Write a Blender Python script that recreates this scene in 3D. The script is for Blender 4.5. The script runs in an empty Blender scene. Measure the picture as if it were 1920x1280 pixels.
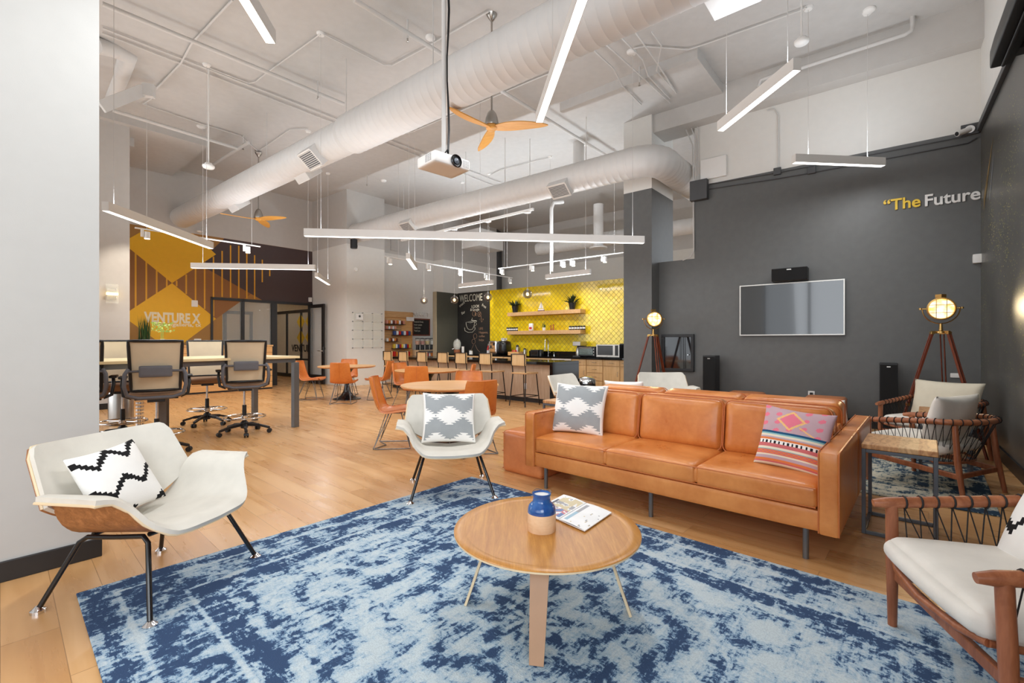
import bpy, bmesh, math, random
from mathutils import Vector, Matrix, noise as mnoise

# ------------------------------------------------------------------ camera, world, exposure
F = 866.0; H = 1.28
sc = bpy.context.scene
col = sc.collection
cam_d = bpy.data.cameras.new('camera'); cam = bpy.data.objects.new('camera', cam_d); col.objects.link(cam)
cam.location = (0, 0, H); cam.rotation_euler = (math.radians(90), 0, 0)
cam_d.sensor_width = 36.0; cam_d.lens = F / 1920 * 36; cam_d.clip_start = 0.02; cam_d.clip_end = 200
sc.camera = cam
sc.view_settings.view_transform = 'Standard'; sc.view_settings.look = 'None'
sc.view_settings.gamma = 1.0; sc.view_settings.exposure = 0.0
try: sc.view_settings.use_curve_mapping = False
except Exception: pass
sc.cycles.max_bounces = 10; sc.cycles.diffuse_bounces = 6; sc.cycles.glossy_bounces = 4
sc.cycles.transmission_bounces = 8; sc.cycles.transparent_max_bounces = 16
sc.cycles.sample_clamp_indirect = 6.0; sc.cycles.use_denoising = True
sc.cycles.caustics_reflective = False; sc.cycles.caustics_refractive = False
w = bpy.data.worlds.new('World'); sc.world = w; w.use_nodes = True
bg = w.node_tree.nodes['Background']; bg.inputs[0].default_value = (0.88, 0.94, 1.0, 1); bg.inputs[1].default_value = 1.7

def area(name, loc, target, sx, sy, power, color=(1, 1, 1)):
    l = bpy.data.lights.new(name, 'AREA'); l.shape = 'RECTANGLE'; l.size = sx; l.size_y = sy
    l.energy = power; l.color = color
    o = bpy.data.objects.new(name, l); col.objects.link(o); o.location = loc
    d = Vector(target) - Vector(loc); o.rotation_euler = d.to_track_quat('-Z', 'Y').to_euler()
    return o
# daylight through the glazing behind the camera and along the left side of the hall, plus one added floor fill
area('daylight_and_fill', (-3.0, -5.2, 2.7), (1.6, 6.0, 1.5), 8.0, 4.6, 230, (0.88, 0.94, 1.0))
area('daylight_and_fill', (0.9, -3.2, 3.0), (-1.8, 1.6, 0), 4.0, 3.0, 240, (0.88, 0.94, 1.0))  # added fill inside the glazing, aimed down to brighten the near left floor
area('daylight_and_fill', (-9.6, 5.0, 2.6), (-3.0, 7.0, 1.2), 4.6, 4.2, 120, (0.95, 0.97, 1.0))

# ------------------------------------------------------------------ measured directions
def ddir(a): return Vector((math.cos(a), math.sin(a), 0))
AA = math.radians(49.72)      # direction A (away to the right)
AB = math.radians(141.53)     # direction B (away to the left)
A = ddir(AA); B = ddir(AB)
AP = math.radians(47.94); BP = math.radians(-42.06)   # sofa / rug frame (depth, length)
Ap = ddir(AP); Bp = ddir(BP)
def fl(px, py, z=0.0):
    Y = (H - z) * F / (py - 640.0); return Vector(((px - 960) / F * Y, Y, z))
def at(px, py, Y): return Vector(((px - 960) / F * Y, Y, H + (640 - py) / F * Y))
def hit(px, P, D):
    """point where the vertical plane through P along D meets the sight line of column px"""
    u = (px - 960) / F
    t = (u * P[1] - P[0]) / (D[0] - u * D[1])
    return Vector((P[0] + D[0] * t, P[1] + D[1] * t, 0)), t
def hitp(px, py, P, D):
    q, t = hit(px, P, D); q.z = H + (640 - py) / F * q.y; return q
ZC = 5.63; ZP = 4.08; ZL = 2.80

# ------------------------------------------------------------------ mesh builder
class MB:
    def __init__(s): s.v = []; s.f = []; s.m = []; s.M = Matrix.Identity(4); s.mi = 0
    def add(s, vs, fs):
        b = len(s.v); s.v += [tuple(s.M @ Vector(p)) for p in vs]
        for f in fs: s.f.append(tuple(b + i for i in f)); s.m.append(s.mi)
        return s
    def box(s, x0, x1, y0, y1, z0, z1):
        vs = [(x, y, z) for z in (z0, z1) for y in (y0, y1) for x in (x0, x1)]
        return s.add(vs, [(0, 2, 3, 1), (4, 5, 7, 6), (0, 1, 5, 4), (2, 6, 7, 3), (0, 4, 6, 2), (1, 3, 7, 5)])
    def cbox(s, c, d): return s.box(c[0]-d[0]/2, c[0]+d[0]/2, c[1]-d[1]/2, c[1]+d[1]/2, c[2]-d[2]/2, c[2]+d[2]/2)
    def bar(s, p, q, wd, ht=None, up=(0, 0, 1)):
        """rectangular bar from p to q"""
        ht = ht or wd; p = Vector(p); q = Vector(q); d = (q - p).normalized(); u = Vector(up)
        if abs(d.dot(u)) > .99: u = Vector((0, 1, 0))
        a = d.cross(u).normalized() * wd / 2; b = a.cross(d).normalized() * ht / 2
        vs = [p-a-b, p+a-b, p+a+b, p-a+b, q-a-b, q+a-b, q+a+b, q-a+b]
        return s.add(vs, [(0, 3, 2, 1), (4, 5, 6, 7), (0, 1, 5, 4), (1, 2, 6, 5), (2, 3, 7, 6), (3, 0, 4, 7)])
    def tube(s, pts, r, n=10, closed=False, cap=True):
        pts = [Vector(p) for p in pts]; N = len(pts); R = r if isinstance(r, (list, tuple)) else [r] * N
        vs = []; fs = []; ref = None
        for i, p in enumerate(pts):
            if closed: d = (pts[(i+1) % N] - pts[i-1]).normalized()
            else: d = (pts[min(i+1, N-1)] - pts[max(i-1, 0)]).normalized()
            if ref is None:
                ref = Vector((0, 0, 1)) if abs(d.z) < .9 else Vector((1, 0, 0))
            u = (ref - d * ref.dot(d))
            if u.length < 1e-5: u = d.orthogonal()
            u.normalize(); ref = u; v = d.cross(u)
            for k in range(n):
                a = 2 * math.pi * k / n; vs.append(p + (u * math.cos(a) + v * math.sin(a)) * R[i])
        for i in range(N if closed else N - 1):
            j = (i + 1) % N
            for k in range(n):
                l = (k + 1) % n; fs.append((i*n+k, i*n+l, j*n+l, j*n+k))
        if cap and not closed:
            fs.append(tuple(range(n - 1, -1, -1))); fs.append(tuple((N-1)*n + k for k in range(n)))
        return s.add(vs, fs)
    def cyl(s, p, q, r0, r1=None, n=20): return s.tube([p, q], [r0, r0 if r1 is None else r1], n)
    def lathe(s, prof, c=(0, 0, 0), n=32, ax='z'):
        """prof [(r, h)] turned about the vertical through c"""
        vs = []; fs = []
        for r, h in prof:
            for k in range(n):
                a = 2 * math.pi * k / n; x, y = r * math.cos(a), r * math.sin(a)
                if ax == 'z': vs.append((c[0] + x, c[1] + y, c[2] + h))
                elif ax == 'y': vs.append((c[0] + x, c[1] + h, c[2] + y))
                else: vs.append((c[0] + h, c[1] + x, c[2] + y))
        for i in range(len(prof) - 1):
            for k in range(n):
                l = (k + 1) % n; fs.append((i*n+k, i*n+l, (i+1)*n+l, (i+1)*n+k))
        if prof[0][0] > 1e-5: fs.append(tuple(range(n - 1, -1, -1)))
        if prof[-1][0] > 1e-5: fs.append(tuple((len(prof)-1)*n + k for k in range(n)))
        return s.add(vs, fs)
    def prism(s, poly, z0, z1):
        n = len(poly); vs = [(x, y, z0) for x, y in poly] + [(x, y, z1) for x, y in poly]
        return s.add(vs, [tuple(range(n-1, -1, -1)), tuple(range(n, 2*n))] + [(i, (i+1) % n, n+(i+1) % n, n+i) for i in range(n)])
    def grid(s, fn, nu, nv, wrap=False):
        vs = [fn(i / nu, j / nv) for j in range(nv + 1) for i in range(nu + 1)]
        return s.add(vs, [(j*(nu+1)+i, j*(nu+1)+i+1, (j+1)*(nu+1)+i+1, (j+1)*(nu+1)+i) for j in range(nv) for i in range(nu)])
    def sheet(s, fn, nu, nv, th, side=1):
        """closed thick surface: fn(u,v), offset by th along its normal"""
        P = [[Vector(fn(i / nu, j / nv)) for i in range(nu + 1)] for j in range(nv + 1)]
        def nrm(i, j):
            a = P[j][min(i+1, nu)] - P[j][max(i-1, 0)]; b = P[min(j+1, nv)][i] - P[max(j-1, 0)][i]
            c = a.cross(b); return c.normalized() if c.length > 1e-9 else Vector((0, 0, 1))
        W = nu + 1; top = []; bot = []
        for j in range(nv + 1):
            for i in range(nu + 1):
                t = th(i / nu, j / nv) if callable(th) else th
                top.append(P[j][i]); bot.append(P[j][i] - nrm(i, j) * t * side)
        vs = top + bot; o = len(top); fs = []
        for j in range(nv):
            for i in range(nu):
                a, b, c, d = j*W+i, j*W+i+1, (j+1)*W+i+1, (j+1)*W+i
                fs += [(a, b, c, d), (o+d, o+c, o+b, o+a)]
        for i in range(nu):
            fs.append((i+1, i, o+i, o+i+1)); a = nv*W+i; fs.append((a, a+1, o+a+1, o+a))
        for j in range(nv):
            a = j*W; b = (j+1)*W; fs.append((a, b, o+b, o+a)); a += nu; b += nu; fs.append((b, a, o+a, o+b))
        return s.add(vs, fs)
    def cushion(s, c, d, r=.04, puff=.0, n=10, side_puff=0.0):
        """rounded, slightly puffed block centred at c"""
        hx, hy, hz = d[0]/2, d[1]/2, d[2]/2; r = min(r, hx*.95, hy*.95, hz*.95); idx = {}; vs = []; fs = []
        def g(t): return math.copysign(1 - (1 - abs(t)) ** 1.7, t)
        def pt(x, y, z):
            k = (round(x, 4), round(y, 4), round(z, 4))
            if k in idx: return idx[k]
            X, Y, Z = g(x)*hx, g(y)*hy, g(z)*hz
            q = Vector((max(-hx+r, min(hx-r, X)), max(-hy+r, min(hy-r, Y)), max(-hz+r, min(hz-r, Z))))
            e = Vector((X, Y, Z)) - q
            if e.length > 1e-7:
                m = max(abs(x), abs(y), abs(z)); e = e.normalized() * r if m > .999 else e
            p = q + e
            p.z += puff * (1-x*x) * (1-y*y) * (1 if z > 0 else -1) * abs(z)
            p.y += side_puff * (1-x*x) * (1-z*z) * (1 if y > 0 else -1) * abs(y)
            idx[k] = len(vs); vs.append(p + Vector(c)); return idx[k]
        for ax in range(3):
            for sg in (-1, 1):
                for i in range(n):
                    for j in range(n):
                        q = []
                        for (a, b) in ((i, j), (i+1, j), (i+1, j+1), (i, j+1)):
                            u = -1 + 2*a/n; v = -1 + 2*b/n; p = [0, 0, 0]; p[ax] = sg; p[(ax+1) % 3] = u; p[(ax+2) % 3] = v; q.append(pt(*p))
                        fs.append(tuple(q if sg > 0 else q[::-1]))
        return s.add(vs, fs)
    def build(s, name, mat, parent=None, smooth=35, bevel=0, subsurf=0, loc=None, rotz=None):
        me = bpy.data.meshes.new(name); me.from_pydata(s.v, [], s.f)
        mats = mat if isinstance(mat, (list, tuple)) else [mat]
        for m in mats: me.materials.append(m)
        if len(mats) > 1:
            for p, k in zip(me.polygons, s.m): p.material_index = k
        me.validate(); me.update()
        if smooth:
            for p in me.polygons: p.use_smooth = True
            me.set_sharp_from_angle(angle=math.radians(smooth))
        o = bpy.data.objects.new(name, me); col.objects.link(o)
        if parent is not None: o.parent = parent
        if loc is not None: o.location = loc
        if rotz is not None: o.rotation_euler = (0, 0, rotz)
        if bevel:
            b = o.modifiers.new('bevel', 'BEVEL'); b.width = bevel; b.segments = 2; b.limit_method = 'ANGLE'; b.angle_limit = math.radians(40)
            b.harden_normals = False
        if subsurf:
            b = o.modifiers.new('sub', 'SUBSURF'); b.levels = subsurf; b.render_levels = subsurf
        return o

def tag(o, label=None, cat=None, group=None, kind=None):
    if label: o['label'] = label
    if cat: o['category'] = cat
    if group: o['group'] = group
    if kind: o['kind'] = kind
    return o
def thing(name, label, cat, loc=(0, 0, 0), rotz=0, group=None):
    o = bpy.data.objects.new(name, None); col.objects.link(o); o.empty_display_size = .05
    o.location = loc; o.rotation_euler = (0, 0, rotz)
    return tag(o, label, cat, group)
def kids(o): return [c for c in bpy.data.objects if c.parent == o]
def dup(root, loc, rotz, label, group=None):
    r = root.copy(); col.objects.link(r); r.location = loc; r.rotation_euler = (0, 0, rotz); r['label'] = label
    if group: r['group'] = group
    for ch in root.children:
        c = ch.copy(); col.objects.link(c); c.parent = r
        for g in ch.children:
            d = g.copy(); col.objects.link(d); d.parent = c
    return r
def struct(mb, name, mat, **k):
    o = mb.build(name, mat, smooth=k.pop('smooth', 0), **k); o['kind'] = 'structure'; return o
def frameM(P, ang): return Matrix.Translation(Vector(P)) @ Matrix.Rotation(ang, 4, 'Z')

# ------------------------------------------------------------------ materials
def c(r, g, b):
    f = lambda x: (x/255/12.92) if x/255 <= .04045 else ((x/255+.055)/1.055)**2.4
    return (f(r), f(g), f(b), 1)
class NT:
    def __init__(s, name, rough=.5, metal=0.0, spec=.5):
        s.mat = bpy.data.materials.new(name); s.mat.use_nodes = True; s.t = s.mat.node_tree; s.b = s.t.nodes['Principled BSDF']
        s.b.inputs['Roughness'].default_value = rough; s.b.inputs['Metallic'].default_value = metal
        s.b.inputs['Specular IOR Level'].default_value = spec
        s.tc = None
    def n(s, ty, **k):
        x = s.t.nodes.new(ty)
        for a, b in k.items(): setattr(x, a, b)
        return x
    def lk(s, a, b): s.t.links.new(a, b)
    def setin(s, sock, v):
        if hasattr(v, 'is_linked') or hasattr(v, 'links'): s.lk(v, sock)
        else:
            try: sock.default_value = v
            except Exception: sock.default_value = (v, v, v)
    def obj(s):
        if s.tc is None: s.tc = s.n('ShaderNodeTexCoord')
        return s.tc.outputs['Object']
    def map(s, scale=(1, 1, 1), rot=(0, 0, 0), loc=(0, 0, 0), vec=None):
        m = s.n('ShaderNodeMapping'); s.lk(vec if vec is not None else s.obj(), m.inputs[0])
        m.inputs['Location'].default_value = loc; m.inputs['Rotation'].default_value = rot; m.inputs['Scale'].default_value = scale
        return m.outputs[0]
    def noise(s, vec=None, scale=5, detail=3, rough=.5, dist=0):
        x = s.n('ShaderNodeTexNoise'); s.lk(vec if vec is not None else s.obj(), x.inputs['Vector'])
        x.inputs['Scale'].default_value = scale; x.inputs['Detail'].default_value = detail; x.inputs['Roughness'].default_value = rough
        x.inputs['Distortion'].default_value = dist; return x.outputs[0]
    def math(s, op, a, b=0.0, cc=0.0):
        x = s.n('ShaderNodeMath', operation=op); s.setin(x.inputs[0], a); s.setin(x.inputs[1], b); s.setin(x.inputs[2], cc); return x.outputs[0]
    def sep(s, vec):
        x = s.n('ShaderNodeSeparateXYZ'); s.lk(vec, x.inputs[0]); return x.outputs
    def ramp(s, fac, stops, interp='LINEAR'):
        x = s.n('ShaderNodeValToRGB'); x.color_ramp.interpolation = interp; s.lk(fac, x.inputs[0]); e = x.color_ramp.elements
        while len(e) < len(stops): e.new(.5)
        for i, (p, cc) in enumerate(stops):
            e[i].position = p; e[i].color = cc if len(cc) == 4 else (*cc, 1)
        return x.outputs[0]
    def rng(s, v, a, b, c0=0.0, d=1.0):
        x = s.n('ShaderNodeMapRange'); s.lk(v, x.inputs[0]); x.inputs[1].default_value = a; x.inputs[2].default_value = b
        x.inputs[3].default_value = c0; x.inputs[4].default_value = d; return x.outputs[0]
    def mix(s, fac, a, b, mode='MIX'):
        x = s.n('ShaderNodeMix', data_type='RGBA', blend_type=mode); s.setin(x.inputs[0], fac); s.setin(x.inputs[6], a); s.setin(x.inputs[7], b); return x.outputs[2]
    def base(s, v): s.setin(s.b.inputs['Base Color'], v); return s
    def bump(s, h, dist=.002, strength=.5):
        x = s.n('ShaderNodeBump'); s.lk(h, x.inputs['Height']); x.inputs['Distance'].default_value = dist; x.inputs['Strength'].default_value = strength
        s.lk(x.outputs[0], s.b.inputs['Normal']); return s
def plain(name, rgb, rough=.5, metal=0.0, spec=.5, var=.05, bs=0, bd=.001):
    t = NT(name, rough, metal, spec); n_ = t.noise(scale=9, detail=3)
    k = lambda m: tuple(min(1, x*m) for x in c(*rgb)[:3]) + (1,)
    t.base(t.ramp(n_, [(.3, k(1-var)), (.7, k(1+var))]))
    if bs: t.bump(t.noise(scale=bs, detail=2), bd, .6)
    return t.mat
def wood(name, lo, hi, stretch=(14, 1, 14), scale=2.2, rough=.42, rot=(0, 0, 0), bumpd=.0006):
    t = NT(name, rough, 0, .45); v = t.map(scale=stretch, rot=rot)
    a = t.noise(v, scale, 5, .6, .9); b = t.noise(v, scale*4.5, 3, .6)
    f_ = t.math('ADD', t.math('MULTIPLY', a, .72), t.math('MULTIPLY', b, .28))
    t.base(t.ramp(f_, [(.33, c(*lo)), (.5, c(*[(x+y)/2 for x, y in zip(lo, hi)])), (.66, c(*hi))])); t.bump(f_, bumpd, .4)
    return t.mat
def emit(name, rgb, strength):
    t = NT(name, .5); t.base(c(*rgb)); t.b.inputs['Emission Color'].default_value = c(*rgb); t.b.inputs['Emission Strength'].default_value = strength; return t.mat
def glass(name, tint=(1, 1, 1), rough=0.0, alpha=.18, spec=.5):
    """thin pane: mostly see-through with a faint reflection"""
    t = NT(name, rough, 0, spec); t.base((*tint, 1)); t.b.inputs['Alpha'].default_value = alpha
    return t.mat

M = {}
M['wall'] = plain('painted_wall_white', (222, 220, 215), .75, var=.015, bs=180, bd=.0004)
M['wall_dimmed'] = plain('painted_wall_white_dimmed', (184, 184, 181), .75, var=.015, bs=180, bd=.0004)  # same white paint, darkened to offset the strong light on the left wall
M['wall_up'] = plain('painted_wall_upper', (196, 193, 189), .8, var=.02)
M['ceil'] = plain('painted_ceiling', (194, 192, 189), .85, var=.03, bs=60, bd=.002)
M['dark'] = plain('painted_wall_charcoal', (98, 99, 98), .42, spec=.4, var=.05, bs=120, bd=.0004)
M['darkside'] = plain('painted_wall_charcoal_satin', (88, 87, 85), .28, spec=.5, var=.05)
M['chalkdark'] = plain('painted_wall_green_black', (66, 66, 58), .55, var=.04)
M['base'] = plain('baseboard_black', (34, 32, 32), .4)
M['white'] = plain('white_enamel', (232, 231, 228), .45, var=.01)
M['duct'] = plain('painted_duct', (214, 213, 211), .5, spec=.5, var=.02)
M['pipe'] = plain('painted_pipe', (208, 206, 203), .55, var=.02)
M['pipedark'] = plain('conduit_charcoal', (74, 75, 77), .5)
M['black'] = plain('black_plastic', (26, 26, 28), .38, var=.06)
M['blackm'] = plain('black_metal', (20, 20, 22), .25, spec=.6)
M['fabricblack'] = plain('speaker_cloth', (17, 17, 18), .9, bs=500)
M['slate'] = plain('slate_metal', (92, 98, 106), .4, .3)
M['gun'] = plain('gunmetal', (112, 114, 116), .35, .6)
M['chrome'] = plain('chrome', (225, 226, 228), .12, 1.0)
M['steel'] = plain('brushed_steel', (176, 172, 166), .3, 1.0)
M['brass'] = plain('aged_brass', (190, 152, 92), .28, 1.0)
M['grey'] = plain('grey_plastic', (98, 98, 104), .5)
M['walnut'] = wood('walnut', (128, 80, 44), (178, 122, 76), (1.2, 14, 14), 2.0, .38)
M['oaktop'] = wood('oak_veneer', (172, 114, 50), (206, 148, 76), (14, 1.2, 14), 2.4, .3)
M['teak'] = wood('teak', (132, 76, 48), (176, 112, 78), (8, 8, 1.2), 2.2, .35)
M['teakx'] = wood('teak_rail', (138, 80, 52), (184, 120, 84), (1.5, 6, 8), 2.2, .32)
M['mahog'] = wood('mahogany', (92, 40, 24), (134, 64, 40), (12, 12, 1), 2.2, .3)
M['pine'] = wood('pine_boards', (216, 160, 96), (238, 190, 130), (1, 10, 14), 1.6, .5)
M['oak'] = wood('light_oak', (196, 158, 108), (222, 188, 140), (14, 14, 1), 2.0, .45)
M['oakh'] = wood('light_oak_shelf', (186, 142, 94), (216, 176, 128), (1, 14, 14), 2.0, .45)
M['birch'] = plain('birch_edge', (226, 204, 168), .45)
M['greywood'] = wood('grey_oak_laminate', (178, 150, 124), (204, 178, 152), (14, 14, 1), 2.2, .5)
M['fan'] = wood('fan_blade_wood', (212, 148, 66), (232, 174, 92), (1, 12, 12), 2.2, .35)
M['tabletop'] = wood('bistro_top', (198, 146, 92), (222, 174, 120), (1, 10, 10), 1.8, .35)
M['hightop'] = wood('maple_top', (226, 204, 156), (238, 220, 178), (1, 10, 10), 1.6, .4)
M['stone'] = plain('black_stone', (15, 14, 15), .12, spec=.4)
M['cream'] = plain('cream_wool', (214, 210, 200), .92, spec=.2, var=.05, bs=420, bd=.0012)
M['creamside'] = plain('cream_wool_warm', (212, 206, 190), .92, spec=.2, var=.04, bs=420, bd=.001)
M['offwhite'] = plain('offwhite_linen', (226, 222, 214), .92, spec=.2, var=.04, bs=380, bd=.001)
M['linen'] = plain('cream_linen', (214, 206, 186), .92, spec=.2, var=.04, bs=380, bd=.001)
M['whitec'] = plain('white_cotton', (238, 236, 232), .9, spec=.2, var=.02, bs=300)
M['greyc'] = plain('grey_cotton', (158, 162, 164), .9, spec=.2, var=.05, bs=300)
M['blackc'] = plain('black_yarn', (28, 27, 28), .9, spec=.2, bs=300)
M['rope'] = plain('black_cord', (30, 26, 26), .75)
M['mesh'] = plain('cream_mesh', (216, 200, 172), .85, var=.03)
M['taupe'] = plain('taupe_seat', (150, 118, 92), .85)
M['leaf'] = plain('leaf_green', (52, 84, 38), .5, var=.3)
M['leafdark'] = plain('leaf_dark', (34, 52, 32), .5, var=.25)
M['leaflight'] = plain('leaf_light', (172, 196, 96), .5, var=.15)
M['lit'] = emit('lamp_diffuser', (255, 252, 246), 5.0)
M['litwarm'] = emit('warm_bulb', (255, 214, 140), 9.0)
M['spot'] = emit('spot_lens', (255, 236, 205), 7.0)
M['letters'] = plain('letter_white', (236, 235, 232), .5)
M['lettery'] = plain('letter_yellow', (238, 200, 62), .5)
M['paper'] = plain('paper_white', (238, 238, 238), .4)
M['red'] = plain('red_plastic', (190, 36, 32), .4)
M['orange'] = plain('orange_foil', (214, 128, 44), .4)
M['pink'] = plain('pink_foil', (222, 150, 130), .4)
M['yellowf'] = plain('yellow_foil', (226, 196, 70), .4)
M['bluef'] = plain('blue_foil', (60, 84, 140), .4)
M['glass'] = glass('clear_glass', (.85, .9, .9), 0, .16)
M['glassdk'] = glass('smoked_glass', (.12, .1, .1), .02, .55)
M['acrylic'] = glass('clear_acrylic', (.9, .92, .86), .05, .22)

def leather(name, lo, hi):
    t = NT(name, .34, 0, .5)
    a = t.noise(scale=2.6, detail=4, rough=.6, dist=.4); b = t.noise(scale=28, detail=3)
    f_ = t.math('ADD', t.math('MULTIPLY', a, .8), t.math('MULTIPLY', b, .2))
    t.base(t.ramp(f_, [(.3, c(*lo)), (.68, c(*hi))])); t.setin(t.b.inputs['Roughness'], t.rng(a, .3, .7, .26, .42)); t.bump(t.noise(scale=160, detail=3), .0008, .5)
    return t.mat
M['leather'] = leather('tan_leather', (186, 104, 44), (222, 146, 78))
M['leatherred'] = leather('chestnut_leather', (192, 104, 42), (220, 136, 64))
M['leatherpouf'] = leather('pouf_leather', (188, 106, 56), (216, 140, 86))
M['seam'] = plain('leather_piping', (190, 108, 56), .5)

def floor_mat():
    t = NT('oak_plank_floor', .3, 0, .5); v = t.map(rot=(0, 0, -BP))
    br = t.n('ShaderNodeTexBrick'); t.lk(v, br.inputs['Vector']); br.offset = .37; br.offset_frequency = 2
    for k_, v_ in (('Scale', 1.0), ('Mortar Size', .0016), ('Mortar Smooth', .2), ('Bias', .0), ('Brick Width', 1.22), ('Row Height', .18)): br.inputs[k_].default_value = v_
    br.inputs['Color1'].default_value = (0, 0, 0, 1); br.inputs['Color2'].default_value = (1, 1, 1, 1); br.inputs['Mortar'].default_value = (.5, .5, .5, 1)
    rowv = t.n('ShaderNodeVectorMath', operation='ADD'); t.lk(v, rowv.inputs[0])
    cs = t.n('ShaderNodeCombineXYZ'); t.lk(t.math('MULTIPLY', br.outputs[0], 31.0), cs.inputs[1]); t.lk(cs.outputs[0], rowv.inputs[1])
    g = t.noise(t.map(scale=(.8, 9, 1), vec=rowv.outputs[0]), 1.3, 6, .5, .3)
    big = t.noise(t.map(scale=(.8, 3.5, 1), vec=rowv.outputs[0]), .9, 3, .5, .8)
    f_ = t.math('ADD', t.math('ADD', t.math('MULTIPLY', g, .5), t.math('MULTIPLY', big, .35)), t.math('MULTIPLY', br.outputs[0], .13))
    wd = t.ramp(f_, [(.26, c(188, 136, 84)), (.44, c(204, 154, 100)), (.56, c(214, 166, 112)), (.76, c(228, 186, 136))])
    knot = t.ramp(t.noise(t.map(scale=(2.2, 7, 1), vec=rowv.outputs[0]), 1.3, 4, .6, 1.5), [(.66, (0, 0, 0, 1)), (.78, (1, 1, 1, 1))])
    wd = t.mix(t.math('MULTIPLY', knot, .03), wd, c(150, 104, 66))
    t.base(t.mix(t.math('MULTIPLY', br.outputs['Fac'], .55), wd, c(112, 76, 48)))
    t.setin(t.b.inputs['Roughness'], t.rng(g, .3, .7, .24, .36)); t.bump(t.math('SUBTRACT', g, t.math('MULTIPLY', br.outputs['Fac'], 1.5)), .0006, .15)
    return t.mat
M['floor'] = floor_mat()

def rug_mat(name, L, Wd, dark, mid, light, cream, medal=True):
    """distressed rug; local x 0..L, y 0..Wd"""
    t = NT(name, .95, 0, .1); o = t.obj(); x, y, z = t.sep(o)
    st = t.noise(t.map(scale=(34, 3.0, 1)), 1.4, 5, .65); st2 = t.noise(t.map(scale=(13, 30, 1)), 1.6, 4, .7)
    blot = t.noise(scale=2.4, detail=6, rough=.68, dist=.5); fine = t.noise(scale=170, detail=2)
    wear = t.noise(scale=.75, detail=2, dist=.3)
    ex = t.math('MINIMUM', x, t.math('SUBTRACT', L, x)); ey = t.math('MINIMUM', y, t.math('SUBTRACT', Wd, y)); e = t.math('MINIMUM', ex, ey)
    def band(a, b, s_=.012):
        return t.math('MULTIPLY', t.rng(e, a - s_, a + s_), t.rng(e, b - s_, b + s_, 1, 0))
    brk = t.rng(st2, .36, .58, 1.25, .45)
    bands = t.math('MULTIPLY', t.math('ADD', t.math('ADD', band(.035, .10), band(.40, .50)), t.math('MULTIPLY', band(.56, .59), .7)), brk)
    lines = t.math('ADD', band(.13, .15, .006), band(.37, .39, .006))
    small = t.noise(t.map(scale=(1.4, 1, 1)), 11, 5, .75, .6)
    # medallion: rings and petals
    cx = t.math('SUBTRACT', x, L/2); cy = t.math('SUBTRACT', y, Wd/2); r = t.math('SQRT', t.math('ADD', t.math('MULTIPLY', cx, cx), t.math('MULTIPLY', cy, cy)))
    an = t.math('ARCTAN2', cy, cx); pet = t.math('MULTIPLY', t.math('SINE', t.math('MULTIPLY', an, 8)), .07)
    ring = t.math('SINE', t.math('MULTIPLY', t.math('ADD', t.math('ADD', r, pet), t.math('MULTIPLY', blot, .10)), 26))
    vo = t.n('ShaderNodeTexVoronoi', feature='SMOOTH_F1'); t.lk(t.map(scale=(2.6, 2.6, 1)), vo.inputs['Vector']); vo.inputs['Scale'].default_value = 1.0
    curl = t.math('SINE', t.math('MULTIPLY', t.math('ADD', vo.outputs[0], t.math('MULTIPLY', blot, .25)), 22))
    pat = t.math('MULTIPLY', ring, t.rng(r, .75, 1.25, 1, 0)) if medal else 0.0
    pat2 = t.math('MULTIPLY', curl, t.rng(r, .6, 1.1, .15, .8))
    f_ = t.math('ADD', t.math('MULTIPLY', t.math('SUBTRACT', blot, .5), .8), t.math('MULTIPLY', t.math('SUBTRACT', st, .5), .85))
    f_ = t.math('ADD', f_, t.math('MULTIPLY', t.math('SUBTRACT', small, .5), 2.1))
    f_ = t.math('ADD', f_, t.math('MULTIPLY', t.math('SUBTRACT', st2, .5), .9))
    f_ = t.math('ADD', f_, t.math('MULTIPLY', pat, .20)); f_ = t.math('ADD', f_, t.math('MULTIPLY', pat2, .20))
    f_ = t.math('ADD', f_, t.math('MULTIPLY', bands, -.30)); f_ = t.math('ADD', f_, t.math('MULTIPLY', lines, .28))
    f_ = t.math('ADD', f_, t.math('MULTIPLY', t.math('SUBTRACT', wear, .45), .7))
    f_ = t.math('ADD', f_, t.rng(e, .0, .7, -.08, .06)); f_ = t.math('ADD', f_, .555)
    colr = t.ramp(f_, [(.38, c(*dark)), (.47, c(*mid)), (.52, c(*[(a+b)/2 for a, b in zip(mid, light)])), (.58, c(*light)), (.92, c(*cream))])
    colr = t.mix(t.rng(fine, .3, .7, .0, .22), colr, c(*dark))
    t.base(colr); t.bump(fine, .004, .6); return t.mat

def text_mesh(txt, size, mat, name, parent=None, depth=.004, loc=(0, 0, 0), rot=(0, 0, 0), bold=0.0, sx=1.0, align='LEFT'):
    cu = bpy.data.curves.new('t', 'FONT'); cu.body = txt; cu.size = size; cu.extrude = depth; cu.offset = bold; cu.align_x = align
    to = bpy.data.objects.new('t', cu); col.objects.link(to); bpy.context.view_layer.update()
    dg = bpy.context.evaluated_depsgraph_get(); me = bpy.data.meshes.new_from_object(to.evaluated_get(dg))
    bpy.data.objects.remove(to); bpy.data.curves.remove(cu)
    me.name = name; me.materials.clear(); me.materials.append(mat)
    o = bpy.data.objects.new(name, me); col.objects.link(o); o.parent = parent
    o.location = loc; o.rotation_euler = rot; o.scale = (sx, 1, 1); return o
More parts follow.
